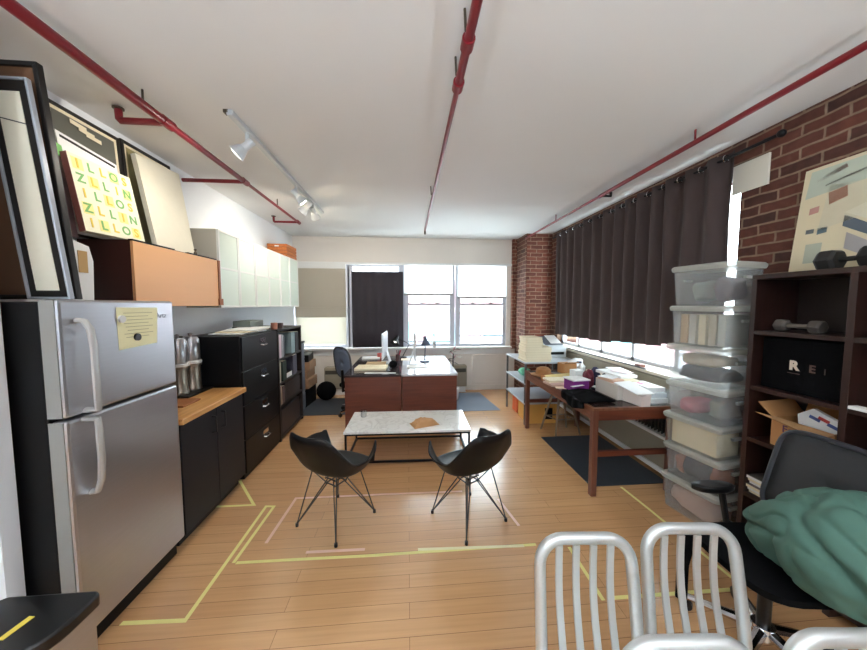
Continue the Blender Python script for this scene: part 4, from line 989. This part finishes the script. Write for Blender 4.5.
for i, zt in enumerate(tops):
    zb = tops[i-1]+.001 if i else .0
    zb -= 0
    dx, dy, dr = [(0, 0, 0), (.004, -.006, .01), (0, .004, -.01), (.006, 0, .02), (-.004, .006, -.015), (.005, -.004, .01), (.008, 0, .015)][i]
    cx, cy, rz = CXb+dx, CYb+dy, RB+dr
    W, D = .36, .425
    t = thing('storage_bin', (cx, cy, zb), blab[i], 'bin', 'tall stack of clear bins')
    h = zt-zb-.03
    m = MB(); m.loft([rrect(W-.05, D-.05, .03, zb, cx, cy, rz), rrect(W-.045, D-.045, .03, zb+.006, cx, cy, rz), rrect(W-.016, D-.016, .03, zb+h, cx, cy, rz), rrect(W-.022, D-.022, .028, zb+h, cx, cy, rz), rrect(W-.05, D-.05, .028, zb+.008, cx, cy, rz)])
    m.build('bin_body', plastic_bin, t, smooth=True)
    m = MB(); m.loft([rrect(W-.012, D-.012, .03, zb+h-.012, cx, cy, rz), rrect(W, D, .03, zb+h-.012, cx, cy, rz), rrect(W+.012, D+.012, .032, zb+h+.002, cx, cy, rz), rrect(W+.012, D+.012, .032, zb+h+.018, cx, cy, rz), rrect(W-.01, D-.01, .03, zb+h+.03, cx, cy, rz), rrect(W-.05, D-.05, .02, zb+h+.03, cx, cy, rz), rrect(W-.05, D-.05, .02, zb+h+.005, cx, cy, rz)])
    m.build('lid', plastic_lid, t, smooth=True)
    Rm = Matrix.Rotation(rz, 3, 'Z')
    for sy in (-1, 1):
        m = MB(); m.obox(V((cx, cy, zb+h*.72))+Rm@V((0, sy*(D/2-.008), 0)), (.09, .02, .02), Rm); m.build('side_grip', plastic_lid, t)
    fc = lambda x, y, z: V((cx, cy, zb))+Rm@V((x, y, z))
    def lump(c, s, mat, name, lab, cat, sd):
        s = (s[0]*1.12, s[1]*1.15, s[2])
        q = MB(); bmesh.ops.create_icosphere(q.b, subdivisions=3, radius=1)
        for v in q.b.verts:
            p = v.co.copy(); k = 1+.25*noise.noise(p*1.8+V((sd, 0, 0)))
            p = V([math.copysign(abs(a)**.6, a) for a in p])*k
            v.co = fc(c[0]+max(-s[0], min(s[0], p.x*s[0]*.9)), c[1]+max(-s[1], min(s[1], p.y*s[1]*.9)), c[2]+max(-s[2], min(s[2], p.z*s[2]*.9)))
        tag(q.build(name, mat, smooth=True, angle=180), lab, cat)
    hz = h/2
    if i == 0: lump((0, 0, hz-.01), (.13, .16, hz-.02), M('pinkish_cloth', (206, 172, 156), .8, var=.2), 'folded_cloth', 'pinkish cloth filling the bottom clear bin', 'cloth', 1)
    if i == 1:
        lump((0, .0, hz-.01), (.13, .09, hz-.025), M('dark_grey_cloth', (66, 68, 72), .8, var=.3), 'folded_cloth', 'dark grey cloth in the bin second from the bottom', 'cloth', 2)
        lump((-.02, .13, hz-.02), (.09, .035, hz-.03), M('salmon_cloth', (206, 140, 116), .8, var=.2), 'folded_cloth', 'salmon cloth at the far end of the bin second from the bottom', 'cloth', 3)
        lump((-.02, -.13, hz-.02), (.09, .035, hz-.03), M('rust_cloth', (170, 104, 78), .8, var=.2), 'folded_cloth', 'rust coloured cloth at the near end of the bin second from the bottom', 'cloth', 4)
    if i == 2: tag(MB().obox(fc(-.02, 0, .012+.1), (.22, .33, .2), Rm).build('cream_box', M('cream_box_card', (228, 212, 172), .7), bevel=.004), 'cream box inside the clear bin third from the bottom', 'box')
    if i == 3:
        lump((0, .08, .075), (.125, .07, .06), M('pink_cloth', (206, 106, 118), .8, var=.2), 'folded_cloth', 'pink cloth low in the middle clear bin', 'cloth', 5)
        lump((.02, -.1, .10), (.11, .06, .085), M('grey_olive_cloth', (126, 122, 108), .8, var=.3), 'folded_cloth', 'grey olive cloth in the near half of the middle clear bin', 'cloth', 6)
    if i == 4:
        lump((0, 0, .075), (.13, .16, .06), M('charcoal_cloth', (62, 64, 74), .8, var=.3), 'folded_cloth', 'charcoal cloth low in the bin third from the top', 'cloth', 7)
        lump((-.01, .0, .185), (.12, .145, .05), M('offwhite_cloth', (214, 200, 178), .8, var=.25), 'folded_cloth', 'off white cloth on the charcoal cloth in a clear bin', 'cloth', 8)
    if i == 5:
        for k, (yy, col) in enumerate(((.13, (214, 176, 132)), (.07, (206, 202, 190)), (.0, (228, 214, 176)), (-.07, (206, 196, 172)), (-.13, (190, 192, 184)))):
            tag(MB().obox(fc(0, yy, .012+.115), (.24, .05, .23), Rm).build('paper_folder', M('folder_%d_%d_%d' % col, col, .7), bevel=.003), ['tan paper folder at the far end of the bin', 'pale grey paper folder next to the tan one in the bin', 'cream paper folder in the middle of the bin', 'buff paper folder just nearer than the middle one in the bin', 'silver grey paper folder at the near end of the bin'][k]+' second from the top', 'folder', 'folders in a clear bin')
    if i == 6:
        lump((0, -.10, .12), (.11, .055, .1), M('dusky_cloth', (110, 98, 106), .8, var=.2), 'folded_cloth', 'dusky mauve cloth in the near end of the topmost bin', 'cloth', 9)
        lump((0, .05, .11), (.1, .06, .09), M('grey_green_cloth', (138, 150, 142), .8, var=.2), 'folded_cloth', 'grey green cloth in the middle of the topmost bin', 'cloth', 10)

# ------------------------------------------------------------------ long table by the right windows
t = thing('work_table', (2.0, 3.27, 0), 'long walnut work table with dark inlaid top by the right windows', 'table')
TX0, TX1, TY0, TY1, TZ = 1.585, 2.36, 2.49, 4.06, .79
MB().box(TX0+.03, TY0+.03, TZ-.018, TX1-.03, TY1-.03, TZ).build('inlaid_top', M('dark_brown_inlay', (48, 34, 32), .25, var=.15), t)
MB().box(TX0, TY0, TZ-.02, TX0+.03, TY1, TZ+.002).box(TX1-.03, TY0, TZ-.02, TX1, TY1, TZ+.002).box(TX0+.03, TY0, TZ-.02, TX1-.03, TY0+.03, TZ+.002).box(TX0+.03, TY1-.03, TZ-.02, TX1-.03, TY1, TZ+.002).build('top_border', redwood_y, t)
for y in (TY0+.01, TY1-.035): MB().box(TX0+.05, y, TZ-.11, TX1-.05, y+.025, TZ-.02).build('apron', redwood, t)
for x in (TX0+.01, TX1-.035): MB().box(x, TY0+.05, TZ-.11, x+.025, TY1-.05, TZ-.02).build('apron', redwood_y, t)
for x in (TX0+.005, TX1-.055):
    for y in (TY0+.005, TY1-.055): MB().box(x, y, 0, x+.05, y+.05, TZ-.02).build('leg', wood('walnut_leg', (96, 54, 40), (126, 76, 56), 2, .42), t, bevel=.004)
for y in (TY0+.015, TY1-.045): MB().box(TX0+.055, y, .355, TX1-.055, y+.03, .40).build('stretcher', redwood, t)
# things on it
z = TZ+.0025
t = thing('straw_hat', (1.66, 3.72, z), 'brown straw hat at the far left end of the work table', 'hat')
MB().lathe([(.15, 0), (.155, .006), (.1, .016), (.095, .03), (.085, .075), (.05, .1), (0, .105)], (1.69, 3.72, z+.012), n=28).build('crown_and_brim', straw, t, smooth=True)
tag(MB().box(1.64, 3.55, z-.0, 1.98, 3.89, z+.010).build('flat_tray', M('grey_tray', (110, 104, 104), .4)), 'thin grey tray beneath the straw hat', 'tray')
t = thing('paper_tube', (1.7, 3.56, z), 'pale yellow paper roll lying behind the purple box', 'paper roll')
MB().cyl((1.60, 3.50, z+.03), (1.98, 3.60, z+.03), .03).build('roll', M('pale_yellow_roll', (226, 204, 138), .7), t, smooth=True)
MB().cyl((1.575, 3.494, z+.03), (1.60, 3.50, z+.03), .031).build('end_cap', M('brown_end', (176, 116, 62), .7), t, smooth=True)
for k, (cx, cy, mt, lab) in enumerate(((1.68, 3.36, cream, 'cream book lying flat on the near side of the yellow roll'), (1.66, 3.30, M('pinkish_book', (206, 172, 156), .6), 'pinkish book under the cream book on the work table'))):
    tag(MB().obox((cx, cy, z+.013+(.0245 if k == 0 else 0)), (.24, .18, .024), rz=.1*k).build('flat_book', mt, bevel=.003), lab, 'book')
t = thing('purple_box', (1.72, 3.1, z), 'purple box with white lid near the front edge of the work table', 'box')
MB().obox((1.76, 3.08, z+.055), (.18, .17, .11), rz=.1).build('box_body', purple, t, bevel=.008)
MB().obox((1.76, 3.08, z+.117), (.2, .19, .016), rz=.1).build('lid', paper, t, bevel=.006)
def soft(name, c, s, mat, lab, cat, sd, fl=.02):
    q = MB(); bmesh.ops.create_icosphere(q.b, subdivisions=4, radius=1)
    for v in q.b.verts:
        p = v.co.copy(); k = 1+.22*noise.noise(p*1.6+V((sd, 2, 0)))+.08*noise.noise(p*4+V((sd, 0, 0)))
        zz = p.z*s[2]*k
        v.co = V((c[0]+p.x*s[0]*k, c[1]+p.y*s[1]*k, c[2]+max(0, zz+s[2])))
    return tag(q.build(name, mat, smooth=True, angle=180), lab, cat)
soft('cloth_bag', (1.93, 3.14, z), (.05, .07, .10), maroon, 'upright maroon cloth bag behind the purple box', 'bag', 3)
soft('cloth_bag', (2.02, 3.02, z), (.045, .06, .085), black_fab, 'black cloth bag beside the maroon bag', 'bag', 9)
soft('cloth_bag', (2.12, 3.32, z), (.05, .06, .09), navy, 'navy cloth bag behind the maroon bag', 'bag', 12)
t = thing('black_jacket', (1.7, 2.83, z), 'black jacket draped over the front edge of the work table', 'jacket')
q = MB(); nU, nV = 22, 26; G = []
for i in range(nU+1):
    row = []
    for j in range(nV+1):
        u, v = i/nU, j/nV
        y = 2.62+.40*v+.02*noise.noise(V((u*4, v*4, 1)))
        s = u*.48*(1-.35*abs(v-.5)*2*.6)
        if s < .27: x = 1.875-s*1.06; zz = z+.014+.035*(math.sin(PI*u/.56))*(1+.5*noise.noise(V((u*5, v*6, 2))))*math.sin(PI*v)**.6
        else: x = 1.572-.006*math.sin(v*22); zz = z+.014-(s-.27)*.55
        row.append(q.b.verts.new((x, y, zz)))
    G.append(row)
for i in range(nU):
    for j in range(nV): q.b.faces.new((G[i][j], G[i+1][j], G[i+1][j+1], G[i][j+1]))
q.build('jacket_cloth', black_fab, t, smooth=True, solid=.012, angle=180)
tag(MB().obox((1.70, 3.0-.05, z+.075), (.16, .03, .004), rz=.3).build('white_envelope', paper), 'narrow white envelope lying on the black jacket', 'envelope')
t = thing('open_carton', (2.03, 3.86, z), 'small tan cardboard box at the far end of the work table', 'box')
MB().obox((2.05, 3.82, z+.07), (.17, .16, .14), rz=.1).build('carton_body', cardboard, t, bevel=.002)
MB().quad((1.965, 3.74, z+.14), (2.13, 3.755, z+.14), (2.14, 3.69, z+.17), (1.96, 3.68, z+.17), .003).build('flap', cardboard, t)
tag(MB().obox((2.0, 3.5, z+.06), (.12, .1, .12), rz=.2).build('white_carton', paper, bevel=.004), 'small white carton behind the purple box', 'box')
m = MB(); bmesh.ops.create_icosphere(m.b, subdivisions=3, radius=.1)
for v in m.b.verts: v.co = V((2.20, 3.86, z+.10))+V((v.co.x*1.2, v.co.y*.9, v.co.z*.9))*(1+.5*noise.noise(v.co*14))
tag(m.build('plastic_bag', M('white_bag_film', (224, 226, 226), .35), smooth=True, angle=60), 'crumpled white plastic bag at the back of the work table', 'bag')
for k, (cx, cy, cz, sx, sy, sz, rz, mt, lab) in enumerate((
        (2.0, 2.86, .07, .12, .34, .14, .0, M('off_white_box', (206, 198, 188), .6), 'long off white box in the middle of the work table'),
        (2.0, 2.88, .155, .13, .2, .03, .1, M('tan_paper', (214, 176, 150), .7), 'tan paper bundle on the long off white box'),
        (2.16, 2.96, .08, .14, .34, .16, .0, cream, 'cream box file behind the long off white box'),
        (2.15, 3.02, .1775, .2, .34, .03, .12, paper, 'white paper sheaf on the cream box file'),
        (2.26, 3.45, .05, .16, .3, .1, .05, M('ivory_box', (226, 214, 184), .6), 'ivory box at the window edge of the work table'),
        (2.26, 3.42, .112, .1, .16, .02, .3, yellow, 'yellow paper packet on the ivory box'))):
    tag(MB().obox((cx, cy, z+cz), (sx, sy, sz), rz=rz).build('desk_box' if sz > .05 else 'paper_bundle', mt, bevel=.003), lab, 'box' if sz > .05 else 'paper')
for k, (cx, cy, zz, sx, sy, rz, mt, lab) in enumerate((
        (2.02, 2.92, .172, .2, .15, .5, paper, 'loose white sheet turned askew on the tan paper bundle'),
        (2.10, 3.16, .0, .2, .14, .3, paper, 'white sheet lying flat behind the black cloth bag'),
        (2.24, 3.10, .196, .16, .28, -.2, M('bluish_paper', (222, 228, 236), .6), 'bluish sheet fanned over the white paper sheaf'),
        (2.20, 3.0, .199, .12, .18, .45, M('pink_marked_sheet', (236, 214, 216), .7), 'pale pink sheet on the bluish one at the window side'),
        (2.12, 3.62, .0, .2, .28, .2, paper, 'white sheet beside the ivory box at the back of the table'),
        (1.66, 3.16, .0, .16, .1, -.3, M('peach_sheet', (232, 206, 180), .7), 'peach card left of the purple box'))):
    tag(MB().obox((cx, cy, z+zz+.0015), (sx, sy, .002), rz=rz).build('paper_sheet', mt), lab, 'paper')
t = thing('spray_bottle', (2.14, 3.74, z), 'slim white spray bottle near the cardboard box on the work table', 'bottle')
MB().lathe([(.028, 0), (.03, .01), (.03, .1), (.012, .13), (.012, .15)], (2.17, 3.72, z+.003)).build('bottle_body', white_pl, t, smooth=True)
MB().obox((2.155, 3.72, z+.165), (.06, .02, .025)).build('trigger_head', navy, t, bevel=.004)
t = thing('paper_carton', (1.99, 2.58, z), 'slanted white paper carton at the near end of the work table', 'box')
MB().loft([[V(p) for p in r] for r in (((2.02, 2.50, z), (2.11, 2.50, z), (2.10, 2.73, z), (1.985, 2.73, z)), ((2.02, 2.49, z+.09), (2.11, 2.49, z+.11), (2.10, 2.73, z+.15), (1.99, 2.73, z+.15)))]).build('carton_body', M('pinkish_white_card', (224, 212, 206), .6), t)
MB().quad((1.97, 2.48, z+.115), (2.12, 2.47, z+.125), (2.11, 2.76, z+.165), (1.95, 2.76, z+.155), .006).build('carton_lid', paper, t)
t = thing('paper_tray', (2.22, 2.6, z), 'clear plastic tray heaped with white papers beside the bin stack', 'tray')
m = MB(); m.loft([rrect(.19, .3, .02, z, 2.225, 2.65, .0), rrect(.215, .33, .02, z+.13, 2.225, 2.65, .0), rrect(.205, .32, .02, z+.13, 2.225, 2.65, 0), rrect(.18, .29, .02, z+.006, 2.225, 2.65, 0)]); m.build('tray_body', plastic_bin, t)
for k, (mt, lab) in enumerate(((paper, 'bottom sheaf of white papers in the clear tray'), (M('bluish_paper', (222, 228, 236), .6), 'middle sheaf of bluish papers in the clear tray'), (paper, 'top sheaf of white papers with a pink mark in the clear tray'))):
    o = MB().obox((2.225, 2.66+.02*k, z+.035+.045*k), (.165, .26, .04), rz=.0).build('paper_sheaf', mt, bevel=.002)
    tag(o, lab, 'paper', 'sheaves of paper in the tray')
    if k == 2:
        pm = MB().obox((2.2, 2.74, z+.146), (.04, .05, .002), rz=.4).build('pink_mark', M('pink_ink', (226, 110, 150), .6), o)

# under it
t = thing('wooden_stool', (2.0, 3.87, 0), 'weathered wooden stool with splayed legs under the work table', 'stool')
MB().lathe([(.14, .58), (.15, .59), (.15, .61), (.14, .62)], (2.0, 3.86, 0)).build('seat', oldwood, t, smooth=True)
ft = [(1.79, 3.98), (1.88, 3.74), (2.22, 3.76), (2.16, 4.0)]
for x, y in ft: MB().tube([(x, y, 0), (2.0+(x-2.0)*.35, 3.86+(y-3.86)*.35, .58)], [.013, .017], 8).build('leg', oldwood, t, smooth=True)
m = MB()
for (a, b) in zip(ft, ft[1:]+ft[:1]):
    k = .75; m.tube([(2+(a[0]-2)*k, 3.86+(a[1]-3.86)*k, .2), (2+(b[0]-2)*k, 3.86+(b[1]-3.86)*k, .2)], .008, 6)
m.build('rung_ring', oldwood, t)
# ------------------------------------------------------------------ grey rack in the window corner
t = thing('storage_rack', (2.0, 4.55, 0), 'grey metal three tier rack in the corner by the brick column', 'shelf')
for z0 in (.29, .57, .862): MB().box(1.61, 4.13, z0, 2.42, 4.95, z0+.022).build('shelf', rack_m, t, bevel=.003)
for x in (1.615, 2.39):
    for y in (4.135, 4.92): MB().box(x, y, 0, x+.025, y+.025, .862).build('leg', M('dark_rack_leg', (92, 90, 88), .5), t)
t = thing('pine_crate', (1.9, 4.3, 0), 'yellow pine crate under the storage rack', 'crate')
MB().box(1.68, 4.17, 0, 2.12, 4.22, .28).build('front_board', crate_m, t, bevel=.004)
MB().box(1.68, 4.22, 0, 1.70, 4.55, .28).build('side_board', crate_m, t)
MB().box(2.10, 4.22, 0, 2.12, 4.55, .28).build('side_board', crate_m, t)
MB().box(1.70, 4.53, 0, 2.10, 4.55, .28).build('rear_board', crate_m, t)
MB().box(1.70, 4.22, 0, 2.10, 4.53, .012).build('bottom_board', crate_m, t)
MB().box(1.93, 4.165, .06, 2.04, 4.172, .22).build('dark_opening', black, t)
tag(MB().box(1.68, 4.62, 0, 1.86, 4.82, .24).build('orange_box', orange, bevel=.01), 'small orange box on the floor under the storage rack', 'box')
soft('green_cloth', (1.80, 4.62, .593), (.09, .12, .06), mint, 'mint green cloth bundle on the middle rack shelf', 'cloth', 4)
for k in range(10):
    up_ = k >= 6
    z0 = .8845+k*.0345
    lab = ['bottom', 'second', 'third', 'fourth', 'fifth', 'sixth', 'seventh', 'eighth', 'ninth', 'top'][k]
    lab = (lab+' cream book in the tall pile on the storage rack' if k in (0, 9) else lab+' cream book from the bottom of the tall pile on the rack')
    tt = thing('stacked_book', (1.8, 4.3, z0), lab, 'book', 'pile of cream books on the rack')
    a = 1.63 if not up_ else 1.645; b = 2.0 if not up_ else 1.87
    j = .006*((k*5) % 3-1)
    MB().box(a+j, 4.16, z0, b+j, 4.44, z0+.0325).build('page_block', cream, tt)
    MB().box(a+j-.002, 4.158, z0+.0308, b+j+.002, 4.442, z0+.034).build('cover', M('buff_cover', (214, 200, 168), .6), tt)
t = thing('printer', (2.3, 4.6, .884), 'white box printer with raised paper trays on the storage rack', 'printer')
MB().box(2.10, 4.5, .8845, 2.40, 4.93, 1.07).build('printer_body', M('pale_grey_plastic', (206, 212, 216), .4), t, bevel=.01)
MB().quad((2.10, 4.56, 1.07), (2.38, 4.56, 1.07), (2.38, 4.88, 1.17), (2.10, 4.88, 1.17), .006).build('paper_tray', M('slate_tray', (96, 104, 116), .5), t)
MB().quad((2.2, 4.6, 1.09), (2.37, 4.6, 1.09), (2.37, 4.85, 1.19), (2.2, 4.85, 1.19), .004).build('loaded_paper', paper, t)
MB().box(2.14, 4.495, .93, 2.36, 4.5, .97).build('output_slot', black, t)
# small things on the right sill
tag(MB().box(2.44, 3.05, RZ0+.001, 2.50, 3.13, RZ0+.03).build('wood_block', M('reddish_block', (120, 72, 58), .6)), 'small reddish block on the right window sill', 'block')
t = thing('sill_rail', (2.43, 3.8, RZ0), 'thin dark metal rail lying along the right window sill', 'rail')
MB().box(2.415, 2.95, RZ0+.001, 2.435, 5.0, RZ0+.012).build('rail', ink_dark, t)

# ------------------------------------------------------------------ camera
cam = bpy.data.cameras.new('camera'); co = bpy.data.objects.new('camera', cam); C.objects.link(co)
cam.sensor_fit = 'HORIZONTAL'; cam.sensor_width = 36; cam.lens = 36*310/867
yaw = math.atan(25.5/310); pit = math.atan(20/math.hypot(310, 25.5))
co.location = (0, 0, 1.68); co.rotation_euler = (PI/2-pit, 0, -yaw)
cam.clip_start = .05
bpy.context.scene.camera = co

# ------------------------------------------------------------------ light
wd = bpy.data.worlds.new('daylight'); bpy.context.scene.world = wd; wd.use_nodes = True
bg = wd.node_tree.nodes['Background']; bg.inputs[0].default_value = (.82, .93, 1, 1); bg.inputs[1].default_value = 5.8
def portal(loc, rot, sx, sy):
    l = bpy.data.lights.new('window_portal', 'AREA'); l.shape = 'RECTANGLE'; l.size = sx; l.size_y = sy; l.cycles.is_portal = True
    o = bpy.data.objects.new('window_portal', l); C.objects.link(o); o.location = loc; o.rotation_euler = rot
portal((0, YB+.2, (WZ0+WZ1)/2), (-PI/2, 0, 0), 4.1, WZ1-WZ0)
portal((XR+.32, (RY0+RY1)/2, (RZ0+RZ1)/2), (0, PI/2, 0), RZ1-RZ0, RY1-RY0)
def lamp(name, kind, loc, rot, e, col, **kw):
    l = bpy.data.lights.new(name, kind); l.energy = e; l.color = col
    for k, v in kw.items(): setattr(l, k, v)
    o = bpy.data.objects.new(name, l); C.objects.link(o); o.location = loc; o.rotation_euler = rot
    return o
for x in (-1.2, .3, 1.8):
    lamp('added_fill_uplight', 'AREA', (x, -1.5, 1.75), (PI, 0, 0), 36, (.80, .91, 1), shape='DISK', size=.4)  # added fill disks, unseen behind the camera, to brighten the ceiling
for y, d in ((3.40, (.55, .45, -.7)), (3.78, (-.6, .2, -.6)), (3.98, (.1, .7, -.6)), (2.42, (-.75, -.1, -.65))):
    dv = V(d).normalized(); p = V((-1.15, y, 2.83))+dv*.125
    o = lamp('track_spot', 'SPOT', p, dv.to_track_quat('-Z', 'Y').to_euler(), 10, (1, .93, .82), spot_size=2.5, spot_blend=.8, shadow_soft_size=.04)
sc = bpy.context.scene
sc.view_settings.view_transform = 'Standard'; sc.view_settings.look = 'None'; sc.view_settings.gamma = 1; sc.view_settings.exposure = 1.5
for o in list(bpy.data.objects):
    if '_o' in o: del o['_o']
